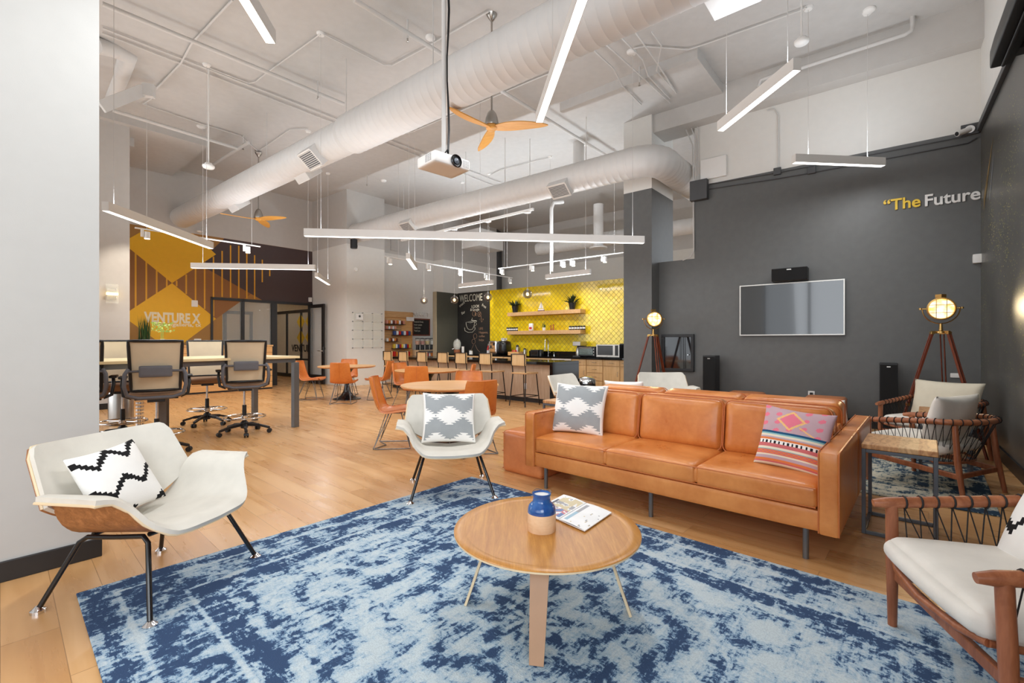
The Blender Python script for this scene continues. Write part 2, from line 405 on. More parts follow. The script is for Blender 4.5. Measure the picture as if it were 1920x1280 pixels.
# ================================================================== room shell
def tile_mat():
    t = NT('yellow_diamond_tile', .12, 0, .6); x, y, z = t.sep(t.obj()); k = 1 / (math.sqrt(2) * .095)
    a = t.math('MULTIPLY', t.math('ADD', x, z), k); b = t.math('MULTIPLY', t.math('SUBTRACT', x, z), k)
    fa = t.math('ABSOLUTE', t.math('SUBTRACT', t.math('FRACT', a), .5)); fb = t.math('ABSOLUTE', t.math('SUBTRACT', t.math('FRACT', b), .5))
    g = t.math('GREATER_THAN', t.math('MAXIMUM', fa, fb), .468)
    cv = t.n('ShaderNodeCombineXYZ'); t.lk(t.math('FLOOR', a), cv.inputs[0]); t.lk(t.math('FLOOR', b), cv.inputs[1])
    wn = t.n('ShaderNodeTexWhiteNoise'); t.lk(cv.outputs[0], wn.inputs['Vector'])
    tilec = t.ramp(wn.outputs[0], [(0, c(222, 190, 22)), (1, c(240, 212, 40))])
    t.base(t.mix(g, tilec, c(112, 96, 30)))
    t.setin(t.b.inputs['Roughness'], t.math('ADD', t.math('MULTIPLY', g, .6), .1))
    t.bump(t.math('ADD', t.math('MULTIPLY', t.noise(scale=16, detail=2), .5), t.math('MULTIPLY', g, -.6)), .004, .5)
    return t.mat
M['tile'] = tile_mat()
def chalk_mat():
    t = NT('chalkboard_paint', .6, 0, .3); t.base(t.ramp(t.noise(scale=3, detail=5, rough=.7), [(.3, c(30, 29, 28)), (.75, c(44, 43, 40))])); return t.mat
M['chalk'] = chalk_mat()
def galaxy_mat():
    """charcoal satin wall sprayed with fine gold and green specks"""
    t = NT('speckled_charcoal_mural', .36, 0, .5); o = t.obj(); x, y, z = t.sep(o)
    vo = t.n('ShaderNodeTexVoronoi'); t.lk(t.map(scale=(30, 30, 30)), vo.inputs['Vector']); vo.inputs['Scale'].default_value = 1
    dot = t.math('LESS_THAN', vo.outputs['Distance'], .2)
    cl = t.noise(t.map(scale=(1.5, 1, .75), loc=(3.1, 0, .4)), 1.2, 4, .6, .8)
    zone = t.math('MULTIPLY', t.rng(z, .5, 1.0, 0, 1), t.rng(z, 3.4, 4.0, 1, 0))
    wn = t.n('ShaderNodeTexWhiteNoise'); t.lk(vo.outputs['Position'], wn.inputs['Vector'])
    dens = t.math('GREATER_THAN', t.math('MULTIPLY', t.rng(cl, .36, .62), zone), wn.outputs[0])
    k = t.math('MULTIPLY', dot, dens)
    t.base(t.mix(k, t.ramp(t.noise(scale=1.4, detail=4), [(.3, c(78, 78, 74)), (.7, c(96, 95, 92))]), t.ramp(wn.outputs[0], [(.2, c(150, 156, 60)), (.6, c(226, 214, 120))])))
    return t.mat
M['galaxy'] = galaxy_mat()

def wallseg(name, P, Q, th, mats, z=(0, ZP, ZC), side=1, x0=None, x1=None, z0=0):
    """wall from P to Q, thickness th on one side (side=+1: left of P->Q); painted in two tiers"""
    P = Vector((P[0], P[1], 0)); Q = Vector((Q[0], Q[1], 0)); d = Q - P; L = d.length; ang = math.atan2(d.y, d.x)
    m = MB(); y0, y1 = (0, th) if side > 0 else (-th, 0)
    m.box(0, L, y0, y1, z[0], z[1])
    if z[2] > z[1]: m.mi = 1; m.box(0, L, y0, y1, z[1], z[2])
    return struct(m, name, mats, loc=P, rotz=ang)

# floor and ceiling
m = MB(); m.box(-16, 10, -7, 24, -.1, 0); struct(m, 'floor', M['floor'])
m = MB(); m.box(-16, 10, -7, 24, ZC, ZC + .2); struct(m, 'ceiling', M['ceil'])

# key points (all measured on the ground plan)
C0 = Vector((6.177, 6.085, 0)); RW = ddir(math.radians(51.0))      # corner of TV wall and right wall
M1 = Vector((-6.226, 14.4, 0)); N1 = Vector((-4.718, 13.18, 0)); N2 = Vector((-3.903, 14.14, 0))
K1 = Vector((-4.013, 14.54, 0)); K2 = Vector((-2.726, 16.06, 0)); K3 = Vector((-2.348, 15.76, 0)); K4 = Vector((-.596, 17.83, 0)); K5 = Vector((-.406, 18.5, 0))
T0 = Vector((1.596, 11.973, 0)) - B * 1.6           # right end of the tiled wall (hidden by the pillar)
tT = 1.6                                           # parameter offset of the reference point on the tiled wall

# TV wall
m = MB(); m.box(0, 3.668, -.25, 0, 0, ZP); m.box(3.668, 4.32, -.25, 0, 0, 2.78); m.mi = 1; m.box(0, 3.668, -.25, 0, ZP, 5.2)
struct(m, 'wall_television', [M['dark'], M['wall']], loc=C0, rotz=AB)
m = MB(); m.box(-.3, 4.75, -.25, .28, 5.143, ZC + .02); struct(m, 'trim_1', M['wall_up'], loc=C0, rotz=AB)          # beam under the ceiling
m = MB(); m.box(0, 3.98, 0, .018, 0, .13); struct(m, 'baseboard_television', M['base'], loc=C0, rotz=AB)
# right wall
m = MB(); m.box(-8.6, .3, -.25, 0, 0, ZP); m.mi = 1; m.box(-8.6, .3, -.25, 0, ZP, ZC); struct(m, 'wall_right', [M['galaxy'], M['wall']], loc=C0, rotz=math.radians(51.0))
m = MB(); m.box(-8.6, -.02, 0, .018, 0, .13); struct(m, 'baseboard_right', M['base'], loc=C0, rotz=math.radians(51.0))
m = MB(); m.box(-8.6, 0, 0, .045, ZP - .045, ZP + .03); struct(m, 'trim_2', M['pipedark'], loc=C0, rotz=math.radians(51.0), bevel=.006)
# pillar beside the TV wall
PC = Vector((2.575, 8.514, 0))
m = MB(); m.box(0, 1.03, 0, .561, 0, 4.11); m.mi = 1; m.box(0, 1.03, 0, .561, 4.11, ZC)
struct(m, 'wall_pillar', [M['dark'], M['wall']], loc=PC, rotz=AA)
# left foreground wall
LW = Vector((-2.464, 2.757, 0))
m = MB(); m.box(-5.5, 0, 0, .22, 0, ZC); struct(m, 'wall_left', M['wall_dimmed'], loc=LW, rotz=AA)
m = MB(); m.box(-5.5, .012, -.014, 0, 0, .11); m.box(0, .012, 0, .22, 0, .11); struct(m, 'baseboard_left', M['base'], loc=LW, rotz=AA, bevel=.004)
# grey pier with the sconce
PR = Vector((-7.45, 9.0, 0))
m = MB(); m.box(-1.6, 0, 0, .7, 0, ZC); struct(m, 'wall_pier', M['wall_up'], loc=PR, rotz=AA)
m = MB(); m.box(-1.6, .012, -.014, 0, 0, .11); struct(m, 'baseboard_pier', M['base'], loc=PR, rotz=AA)
# mural wall with the storefront opening
SFL = 2.77; SFT = 2.465
m = MB(); m.box(-9, -SFL, 0, .15, 0, ZP); m.box(-SFL, .0, 0, .15, SFT, ZP); m.mi = 1; m.box(-9, 0, 0, .15, ZP, ZC)
struct(m, 'wall_mural', [plain('mural_tan', (168, 116, 52), .6, var=.03), M['wall_up']], loc=M1, rotz=AA)
# the mural's painted shapes, laid on the wall as paint films
mm = {k: plain(*v) for k, v in {'y': ('mural_yellow', (232, 176, 20), .55, 0, .5, .02), 'b': ('mural_brown', (142, 94, 46), .6, 0, .5, .02),
     'd': ('mural_plum', (74, 58, 58), .6, 0, .5, .03), 's': ('mural_stripe', (222, 162, 42), .6, 0, .5, .02), 't': ('mural_ochre', (160, 116, 56), .6, 0, .5, .03)}.items()}
MI = M1 + Vector((-B.x, -B.y, 0)) * .002
def mur(px, py):
    q, t = hit(px, M1, A); z = H + (640 - py) / F * q.y; return (t, z)
def clipz(poly, zmax):
    out = []
    for i in range(len(poly)):
        a, b = poly[i], poly[(i+1) % len(poly)]
        if a[1] <= zmax: out.append(a)
        if (a[1] <= zmax) != (b[1] <= zmax):
            k = (zmax - a[1]) / (b[1] - a[1]); out.append((a[0] + (b[0]-a[0])*k, zmax))
    return out
mur_layers = []
def mpoly(pts, key, lift, conv=True):
    p = [mur(*q) for q in pts] if conv else pts; p = clipz(p, ZP - .004)
    if len(p) > 2: mur_layers.append((p, key, lift))
V = lambda px, py: mur(px, py)
dl, db, dr = V(245.6, 456.6), V(322.5, 530.6), V(418, 452)
D = (dr[0] - dl[0]) / 2; hD = dl[1] - db[1]
top = (db[0], dl[1] + hD)
zT = dl[1]; zM = db[1]; xM = db[0]; zL = zM - hD
xl, xr = xM - D, xM + D
# brown ground between diamonds, ochre fade, plum field
mpoly([(-9, 0), (-9, ZP), (xr + D*.15, ZP), (xr + D * .15, 0)], 't', .001, False)
mpoly([(xl, zT), (xM, zM), (xl, zL)], 'b', .002, False)
mpoly([(xM, zM), (xr, zT), (xr + .05, zT), (xr + D*1.05, zM), (xr, zL)], 'b', .002, False)
mpoly([(xr - .42, zT - .3), (xr + .2, ZP), (0, ZP), (0, SFT), (xr + D*1.2, SFT)], 'd', .003, False)
mpoly([(xl, zT), (xM, zT + hD), (xr, zT), (xM, zM)], 'y', .005, False)
mpoly([(xl, zL), (xM, zM), (xr, zL), (xM, zL - hD)], 'y', .005, False)
pitch = .205; k = 0
x = xl + .03
while x < xr + D * 1.75:
    f1 = abs(x - xM) / D
    if x < xr: hi = zM + hD * f1; lo = zM - hD * f1
    else: hi = min(ZP - .03, zT + .0 + .9 * (x - xr) if x < xr + .35 * D else zT + .42 - .5 * (x - xr - .35*D)); lo = max(SFT + .02, zL + (x - xr) * .62) if x < xr + D * 1.0 else SFT + .35 + (x - xr - D) * .95
    if hi - lo > .05: mpoly([(x, lo), (x, hi), (x + .035, hi), (x + .035, lo)], 's', .0045, False)
    x += pitch
m = MB(); keys = list(mm)
for p, key, lift in mur_layers:
    m.mi = keys.index(key); n = len(p)
    m.add([(q[0], -lift, q[1]) for q in p] + [(q[0], -lift + .0008, q[1]) for q in p], [tuple(range(n)), tuple(range(2*n-1, n-1, -1))])
o = m.build('trim_3', [mm[q] for q in keys], loc=M1, rotz=AA, smooth=0); o['kind'] = 'structure'
# block walls beyond
wallseg('wall_block_left', M1, N1, .15, [M['wall'], M['wall_up']], side=1)
wallseg('wall_block', N1, N2, 1.3, [M['wall'], M['wall_up']], side=1)
wallseg('wall_market', K1 - A*.5, K2, .15, [M['wall'], M['wall_up']], side=1)
wallseg('wall_market_return', K2, K3, .15, [M['wall'], M['wall_up']], side=1)
wallseg('wall_kitchen_left', K3, K4, .15, [M['wall'], M['wall_up']], side=1)
wallseg('wall_kitchen_pier', K4, K5, .15, [M['pipedark'], M['pipedark']], side=1)
wallseg('wall_kitchen_back', K5, K5 - B * 9.5, .15, [M['wall'], M['wall_up']], side=1)
# partial-height tiled wall with the chalkboard bay
m = MB(); m.box(0, tT + 2.875, -.14, 0, 0, ZL); o = struct(m, 'wall_tiled', M['tile'], loc=T0, rotz=AB)
m = MB(); m.box(tT + 2.875, tT + 4.235, -.14, 0, 0, ZL); struct(m, 'wall_chalkboard', M['chalk'], loc=T0, rotz=AB)
CH = T0 + B * (tT + 4.235)
m = MB(); m.box(-.853, .14, 0, .16, 0, ZL - .01); struct(m, 'wall_stub', M['chalkdark'], loc=CH, rotz=AA)
m = MB(); m.box(-.875, -.853, 0, .16, 0, ZL - .01); struct(m, 'trim_4', plain('stub_edge', (150, 140, 118), .6), loc=CH, rotz=AA)
# ceiling soffits
S0 = pS = Vector(((1307.5 - 960) / F * 6.83, 6.83, 0))
m = MB(); m.box(-.0, 2.3, 0, 2.45, 5.47, ZC + .02)
o = struct(m, 'trim_5', M['ceil'], loc=S0, rotz=AA)
q1 = Vector(((319 - 960) / F * 11.9, 11.9, 0)); q1, _ = hit(322, M1, A)
m = MB(); m.box(-5.5, 0, -2.7, 0, 5.45, ZC + .02); struct(m, 'trim_6', M['ceil'], loc=q1, rotz=AA)
q1, _ = hit(245, M1, A)
m = MB(); m.box(-3.4, -.3, -2.0, -.3, 5.28, 5.46); struct(m, 'trim_7', M['wall_up'], loc=q1, rotz=AA)
# glazing behind the camera and on the street side (out of frame, lets the daylight in)
def window(name, P, Q, n):
    P = Vector(P); Q = Vector(Q); d = Q - P; m = MB()
    m.box(0, d.length, -.06, .06, 0, .75 if n == 5 else .12); m.box(0, d.length, -.06, .06, 4.9, ZC)
    for i in range(n + 1): x_ = d.length * i / n; m.box(x_ - .04, x_ + .04, -.06, .06, 0, 5)
    return struct(m, name, M['base'], loc=P, rotz=math.atan2(d.y, d.x))
window('window_1', (-6.2, -1.6, 0), (1.3, -5.6, 0), 5)
window('window_2', (-13.2, 7.4, 0), (-6.2, -1.4, 0), 7)

# ------------------------------------------------------------------ storefront
def box_part(name, mat, parent, *bx, bevel=0, label=None):
    m = MB(); m.box(*bx); o = m.build(name, mat, parent, smooth=0, bevel=bevel)
    if label: o['label'] = label
    return o
sf = bpy.data.objects.new('window_3', None); col.objects.link(sf); sf.location = M1; sf.rotation_euler = (0, 0, AA); sf['kind'] = 'structure'
sx_ = lambda px: hit(px, M1, A)[1]
m = MB(); m.box(-SFL, 0, -.03, .1, SFT - .07, SFT)
for a_, b_ in ((394.6, 399), (452.5, 458), (508.5, 519)): m.box(sx_(a_), sx_(b_), -.03, .1, 0, SFT)
m.box(-.07, 0, -.03, .1, 0, SFT); m.box(sx_(399), sx_(509), -.02, .09, 0, .15)
m.build('window_frame', M['base'], sf, smooth=0)
for a_, b_ in ((399, 452.5), (458, 508.5)): box_part('glass_pane', M['glass'], sf, sx_(a_), sx_(b_), .02, .03, .15, SFT - .07)
dr_ = bpy.data.objects.new('door_1', None); col.objects.link(dr_); dr_.location = Vector((-6.27, 14.24, 0)); dr_.rotation_euler = (0, 0, math.atan2(-.52, .70)); dr_['kind'] = 'structure'
m = MB(); w_ = .86; m.box(0, .11, -.025, .025, .02, 2.4); m.box(w_-.11, w_, -.025, .025, .02, 2.4); m.box(.11, w_-.11, -.025, .025, 2.3, 2.4); m.box(.11, w_-.11, -.025, .025, .02, .28)
m.build('door_frame', M['base'], dr_, smooth=0); box_part('glass_pane', M['glass'], dr_, .11, w_-.11, -.004, .004, .28, 2.3)
m = MB(); m.tube([(w_-.05, -.03, 1.0), (w_-.05, -.09, 1.0), (w_-.2, -.09, 1.0)], .012, 8); m.box(w_-.08, w_-.02, -.035, -.025, .93, 1.12); m.build('door_handle', M['chrome'], dr_)
# room behind the storefront
m = MB(); IN = M['creamside']; cr = plain('inner_wall_cream', (226, 210, 178), .8)
for nm, bx in (('wall_office_back', (-5.2, 4.2, 4.6, 4.7, 0, 2.9)), ('wall_office_side', (-5.3, -5.2, .15, 4.7, 0, 2.9)), ('wall_office_far', (4.2, 4.3, .3, 4.7, 0, 2.9))):
    m = MB(); m.box(*bx); struct(m, nm, cr, loc=M1, rotz=AA)
m = MB(); m.box(-5.2, 4.2, .16, 4.7, 2.8, 2.9); struct(m, 'trim_8', cr, loc=M1, rotz=AA)
m = MB(); m.box(-2.4, -2.05, 1.6, 2.0, 0, 2.8); struct(m, 'wall_office_pier', mm['d'], loc=M1, rotz=AA)
gp = bpy.data.objects.new('window_4', None); col.objects.link(gp); gp.location = M1 + A * .75; gp.rotation_euler = (0, 0, AB); gp['kind'] = 'structure'
m = MB(); m.box(.3, 4.2, -.03, .03, 0, .12); m.box(.3, 4.2, -.03, .03, 2.3, 2.4)
for x_ in (.3, 1.1, 2.15, 3.2, 4.14): m.box(x_, x_ + .06, -.03, .03, 0, 2.4)
m.box(.3, 4.2, -.03, .03, .62, .68); m.build('window_frame', M['base'], gp, smooth=0)
for a_, b_ in ((.36, 1.1), (1.16, 2.15), (2.21, 3.2), (3.26, 4.14)): box_part('glass_pane', M['glass'], gp, a_, b_, -.004, .004, .12, 2.3)
m = MB()
for cx_ in (1.0, 1.6, 2.2):
    for cz_ in (1.42, 1.98):
        m.add([(cx_-.28, .012, cz_), (cx_, .012, cz_-.28), (cx_+.28, .012, cz_), (cx_, .012, cz_+.28)], [(0, 1, 2, 3)])
m.build('window_decal', M['lettery'], gp, smooth=0)
text_mesh('VENTURE X', .34, M['base'], 'window_lettering', gp, .002, (2.85, .015, .93), (math.radians(90), 0, math.radians(180)), .008)
# inner partition (left part of the office)
m = MB()
for x_ in (-4.6, -3.7, -2.9, -1.5, -.7): m.box(x_, x_ + .09, 3.0, 3.06, 0, 2.3)
m.box(-4.6, -.6, 3.0, 3.06, 2.2, 2.3); struct(m, 'window_5', M['base'], loc=M1, rotz=AA)
for i, (x_, y_) in enumerate(((-3.2, 2.2), (-.9, 2.2), (.3, 3.0))):
    m = MB(); m.box(x_, x_ + 1.2, y_, y_ + .12, 2.72, 2.79); o = m.build('ceiling_light', M['lit'], loc=M1, rotz=AA, smooth=0)
    tag(o, ['slim lit ceiling light at left inside the glass-fronted office', 'slim lit ceiling light in the middle of the glass-fronted office', 'slim lit ceiling light seen through the open glass door'][i], 'ceiling light', 'office ceiling lights')
# ================================================================== lounge furniture
def lerp(tab, x):
    for (a, b), (c_, d) in zip(tab, tab[1:]):
        if x <= c_:
            k = (x - a) / (c_ - a); return b + (d - b) * k
    return tab[-1][1]
def sm(tab, x, e=.05): return (lerp(tab, max(0, x-e)) + lerp(tab, x) * 2 + lerp(tab, min(tab[-1][0], x+e))) / 4

# ---- rugs
def rug(name, label, P, L, Wd, ang, mat, th=.010):
    m = MB(); m.cushion((L/2, Wd/2, th/2), (L, Wd, th), r=.006, n=2)
    m = MB(); m.box(0, L, 0, Wd, 0, th)
    o = m.build(name, mat, loc=P, rotz=ang, smooth=0, bevel=.004); return tag(o, label, 'rug', 'faded blue area rugs')
rP = fl(884.5, 894.7)          # far corner; x runs along Bp, y towards the camera side (-Ap)
RO = rP - Ap * 2.72
M['rug'] = rug_mat('faded_blue_rug', 3.66, 2.72, (58, 78, 110), (100, 130, 162), (164, 188, 206), (198, 211, 216))
M['rug2'] = rug_mat('faded_blue_rug_second', 2.9, 2.0, (48, 66, 84), (98, 120, 132), (178, 178, 164), (206, 200, 180), False)
rug('area_rug', 'large faded blue rug under the round coffee table', RO, 3.66, 2.72, BP, M['rug'])
r2 = fl(1633, 927) + Bp * .75 - Bp * 2.9
rug('area_rug', 'smaller grey-blue rug beyond the side table, under the second seating group', r2, 2.9, 2.0, BP, M['rug2'])

# ---- plywood shell lounge chair
XT = [(0, 0), (.42, .22), (.6, .29), (.76, .335), (.88, .385), (1, .455)]
ZT = [(0, .385), (.42, .395), (.6, .45), (.76, .545), (.88, .592), (1, .585)]
YF = [(0, -.355), (.3, -.35), (.5, -.315), (.76, -.22), (1, -.15)]
BS = -1
def seat_fn(u, v, dz=0):
    a = 2*u - 1; k = abs(a); x = math.copysign(sm(XT, k), a); z = sm(ZT, k); y0 = sm(YF, k); y1 = .24 - .02*k - .06*k*k
    y = y0 + (y1 - y0) * v
    z += (1-k) ** .8 * (.012 - .06*v) - .03 * max(0, 1 - v/.12) ** 2 * (1 if k < .8 else 1 - (k-.8)*5)
    return (x, y, z + dz)
def back_fn(u, v):
    a = 2*u - 1; k = abs(a); zt = .785 - .014*(1-a*a) - .050 * max(0, (k-.84)/.16) ** 4
    z0 = .37 + .15*k*k; z = z0 + (zt - z0) * v; hh = (z - .37) / .42
    return (a * (.412 - .052*hh), .215 + .225*hh - .095*a*a, z)
def off(fn, d):
    def g(u, v):
        e = .004; u0, u1, v0, v1 = max(0, u-e), min(1, u+e), max(0, v-e), min(1, v+e)
        a = Vector(fn(u1, v)) - Vector(fn(u0, v)); b = Vector(fn(u, v1)) - Vector(fn(u, v0)); return Vector(fn(u, v)) + a.cross(b).normalized() * d
    return g
def shell_chair(label, loc, rz, group='plywood shell lounge chairs', warm=False, proto=None):
    if proto: return dup(proto, loc, rz, label, group)
    t = thing('lounge_chair', label, 'armchair', loc, rz, group)
    fab = M['cream']
    sf0 = lambda u, v: seat_fn(u, v, .012)
    m = MB(); m.sheet(sf0, 34, 14, .022, side=1)
    st = m.build('seat_pad', fab, t, smooth=60)
    ss = off(sf0, -.0225); m = MB(); m.sheet(ss, 34, 14, .011, side=1)
    m2 = m.build('seat_shell', M['walnut'], t, smooth=50)
    # light plywood edge
    m = MB(); se = off(sf0, -.028); m.tube([se(0, 1-j/10) for j in range(10)] + [se(i/34, 0) for i in range(35)] + [se(1, j/10) for j in range(1, 11)], .0068, 6)
    o = m.build('plywood_edge', M['birch'], m2)
    m = MB(); m.sheet(back_fn, 44, 14, .022, side=-1); m.build('backrest_pad', fab, t, smooth=60)
    bb = off(back_fn, .0005 * BS)
    m = MB(); m.sheet(bb, 30, 14, .011, side=1); bs = m.build('backrest_shell', M['walnut'], t, smooth=50)
    m = MB(); m.tube([bb(0, 0)] + [bb(0, j/12) for j in range(1, 13)] + [bb(i/22, 1) for i in range(1, 23)] + [bb(1, 1-j/12) for j in range(1, 13)], .0062, 6); m.build('plywood_edge', M['birch'], bs)
    for s in (-1, 1):
        f = Vector((.335*s, -.30, .012)); tf = Vector((.225*s, -.17, .35)); tb = Vector((.225*s, .20, .325)); b = Vector((.32*s, .33, .012))
        pts = [f, f.lerp(tf, .5), f.lerp(tf, .93), tf + Vector((0, .025, .002)), tf.lerp(tb, .5), tb + Vector((0, -.03, .003)), b.lerp(tb, .93), b.lerp(tb, .5), b]
        m = MB(); m.tube(pts, .0115, 12); l = m.build('leg_frame', M['blackm'], t, smooth=60)
        for q in (f, b): m = MB(); m.lathe([(0, 0), (.029, 0), (.029, .013), (.022, .018), (.011, .03), (0, .03)], (q.x, q.y, 0.0), 20); m.build('glide', M['chrome'], l)
    m = MB(); m.tube([(-.2, -.15, .352), (-.1, -.15, .345), (.1, -.15, .345), (.2, -.15, .352)], .012, 8); m.build('crossbar', M['blackm'], t)
    m = MB(); m.tube([(-.2, .17, .33), (.2, .17, .33)], .012, 8); m.build('crossbar', M['blackm'], t)
    return t
ch = shell_chair('cream shell lounge chair with a zigzag pillow, standing at left on the rug corner', (-1.864, 2.446, .014*0), math.radians(80.95))
shell_chair('cream shell lounge chair holding a grey and white pillow at the rug far corner', (-.529, 3.98, 0), math.radians(11.5), proto=ch)
shell_chair('cream shell lounge chair behind the sofas, in front of the left tripod lamp', (2.36, 7.05, 0), math.radians(-4), proto=ch)
shell_chair('cream shell lounge chair seen edge-on behind the left end of the sofas', (1.0, 6.7, 0), math.radians(52), proto=ch)

# ---- pillows
def pillow(name, label, loc, rz, tilt, roll, wd, ht, T, mats, pat=None, n=36, group=None, cat='pillow', trim=None):
    m = MB()
    def pt(u, v, s):
        a = 2*u-1; b = 2*v-1; e = max(0, (1-a*a) * (1-b*b)); x = wd/2 * a * (1 - .07*(1-b*b)); z = ht/2 * b * (1 - .07*(1-a*a)) + ht/2
        return (x, s * T/2 * e ** .42 * (1 + .06*math.sin(5*a+3*b)), z)
    for s in (-1, 1):
        W = n + 1; vs = [pt(i/n, j/n, s) for j in range(W) for i in range(W)]; b0 = len(m.v); m.v += vs
        for j in range(n):
            for i in range(n):
                q = (j*W+i, j*W+i+1, (j+1)*W+i+1, (j+1)*W+i); q = q if s < 0 else q[::-1]
                m.f.append(tuple(b0 + k for k in q)); m.m.append(pat((i+.5)/n, (j+.5)/n) if (pat and s < 0) else 0)
    me_o = m.build(name, mats, smooth=70)
    bm = bmesh.new(); bm.from_mesh(me_o.data); bmesh.ops.remove_doubles(bm, verts=bm.verts, dist=1e-5); bm.to_mesh(me_o.data); bm.free()
    for p in me_o.data.polygons: p.use_smooth = True
    me_o.matrix_world = Matrix.Translation(Vector(loc)) @ Matrix.Rotation(rz, 4, 'Z') @ Matrix.Rotation(tilt, 4, 'X') @ Matrix.Rotation(roll, 4, 'Y')
    return tag(me_o, label, cat, group)
def zig(u, v):
    q = math.floor(u * 22) / 22; tri = abs(((q * 2.1 + .12) % 1) * 2 - 1)
    yc = tri * .2 + (q * .12)
    for off in (-.28, .2, .66):
        d = (v - yc - off); k = math.floor(d * 30) / 30
        if 0 <= d < .092: return 1
    return 0
def ikat(u, v):
    if u < .035 or u > .965 or v < .03 or v > .97: return 1
    rows = 26; r = math.floor(v * rows) / rows; fr = v * rows - math.floor(v * rows)
    best = 0
    for cx_, cy_, hw, hh in ((.5, .5, .27, .19), (-.02, .5, .24, .17), (1.02, .5, .24, .17), (.25, 1.0, .2, .13), (.78, 1.0, .2, .13), (.25, 0, .22, .15), (.78, 0, .22, .15)):
        d = abs(r + .5/rows - cy_) / hh
        if d < 1.05:
            wv = hw * (1 - d) + .055 * (fr if v > cy_ else 1 - fr) + .01
            if abs(u - cx_) < wv: return 1
    return 0
pillow('throw_pillow', 'white pillow with black stepped zigzags on the left lounge chair', (-1.95, 2.40, .405), math.radians(84), math.radians(-30), math.radians(-4), .375, .37, .13, [M['whitec'], M['blackc']], zig, 60)
pillow('throw_pillow', 'grey pillow with white serrated diamonds on the middle lounge chair', (-.545, 3.98, .405), math.radians(11.5), math.radians(-24), math.radians(2), .47, .45, .15, [M['greyc'], M['whitec']], ikat, 78)

# ---- sofas (local x along the length, -y the front)
def sofa(label, loc, rz, proto=None):
    L = 2.29; Dp = .90
    if proto: return dup(proto, loc, rz, label, 'tan leather sofas set back to back')
    t = thing('sofa', label, 'sofa', loc, rz, 'tan leather sofas set back to back')
    x0 = -L/2; aw = .105
    m = MB(); m.cushion((0, .0, .255), (L - 2*aw + .01, Dp - .02, .13), r=.018, n=6, side_puff=.0); m.build('base_rail', M['leather'], t, smooth=50)
    m = MB()
    for k in range(3):
        w3 = (L - 2*aw) / 3; m.cushion((-(L-2*aw)/2 + w3*(k+.5), -.075, .385), (w3 - .001, Dp - .16, .135), r=.03, puff=.012, n=10)
    m.cushion((0, -.075, .38), (L - 2*aw - .004, Dp - .18, .11), r=.03, n=6)
    sc_ = m.build('seat_cushion', M['leather'], t, smooth=60)
    m = MB(); yf = -.075 - (Dp - .16)/2 - .002
    for zz in (.437, .328): m.tube([(-(L-2*aw)/2 + .01, yf + .008, zz), (0, yf + .008, zz), ((L-2*aw)/2 - .01, yf + .008, zz)], .004, 6)
    m.build('piping', M['seam'], sc_)
    m = MB(); m.cushion((0, Dp/2 - .06, .48), (L - 2*aw, .12, .42), r=.025, n=6); m.build('back_frame', M['leather'], t, smooth=50)
    for k in range(3):
        w3 = (L - 2*aw) / 3; cx_ = -(L-2*aw)/2 + w3*(k+.5)
        m = MB(); m.M = Matrix.Translation((cx_, Dp/2 - .235, .625)) @ Matrix.Rotation(math.radians(-9), 4, 'X')
        m.cushion((0, 0, 0), (w3 - .006, .185, .40), r=.05, puff=.012, n=14, side_puff=.03)
        b = m.build('back_cushion', M['leather'], t, smooth=70)
        m2 = MB(); m2.M = m.M
        for yy in (-.088, .088):
            pts = []; hw = w3/2 - .005; hh = .195; rr = .05
            for a0, cx2, cz2 in ((0, hw-rr, hh-rr), (90, -hw+rr, hh-rr), (180, -hw+rr, -hh+rr), (270, hw-rr, -hh+rr)):
                for q in range(5): a_ = math.radians(a0 + q*22.5); pts.append((cx2 + rr*math.cos(a_), yy, cz2 + rr*math.sin(a_)))
            m2.tube(pts, .0042, 6, closed=True)
        m2.build('piping', M['seam'], b)
    for s in (-1, 1):
        m = MB(); xa = s * (L/2 - aw/2); m.cushion((xa, 0, .418), (aw, Dp, .476), r=.02, n=8); a = m.build('armrest', M['leather'], t, smooth=50)
        m = MB()
        for dx in (-1, 1):
            xx = xa + dx * (aw/2 - .004); m.tube([(xx, -Dp/2 + .004, .19), (xx, -Dp/2 + .003, .64), (xx, -Dp/2 + .016, .654), (xx, 0, .655), (xx, Dp/2 - .02, .655)], .0036, 6)
        m.build('piping', M['seam'], a)
    for lx in (-.97, 0, .97):
        for ly in (-.37, .36):
            m = MB(); m.cyl((lx, ly, 0), (lx, ly, .2), .0165, n=16); m.build('leg', M['gun'], t)
    return t
fc = fl(984, 873, .18)            # front left lower corner of the near sofa
sc0 = fc + Bp * 1.145 + Ap * .45; sc0.z = 0
s1 = sofa('tan leather sofa facing the coffee table, nearer of the two back-to-back sofas', sc0, BP)
sofa('tan leather sofa facing the television wall, its back against the nearer sofa', sc0 + Ap * .905, BP + math.pi, s1)

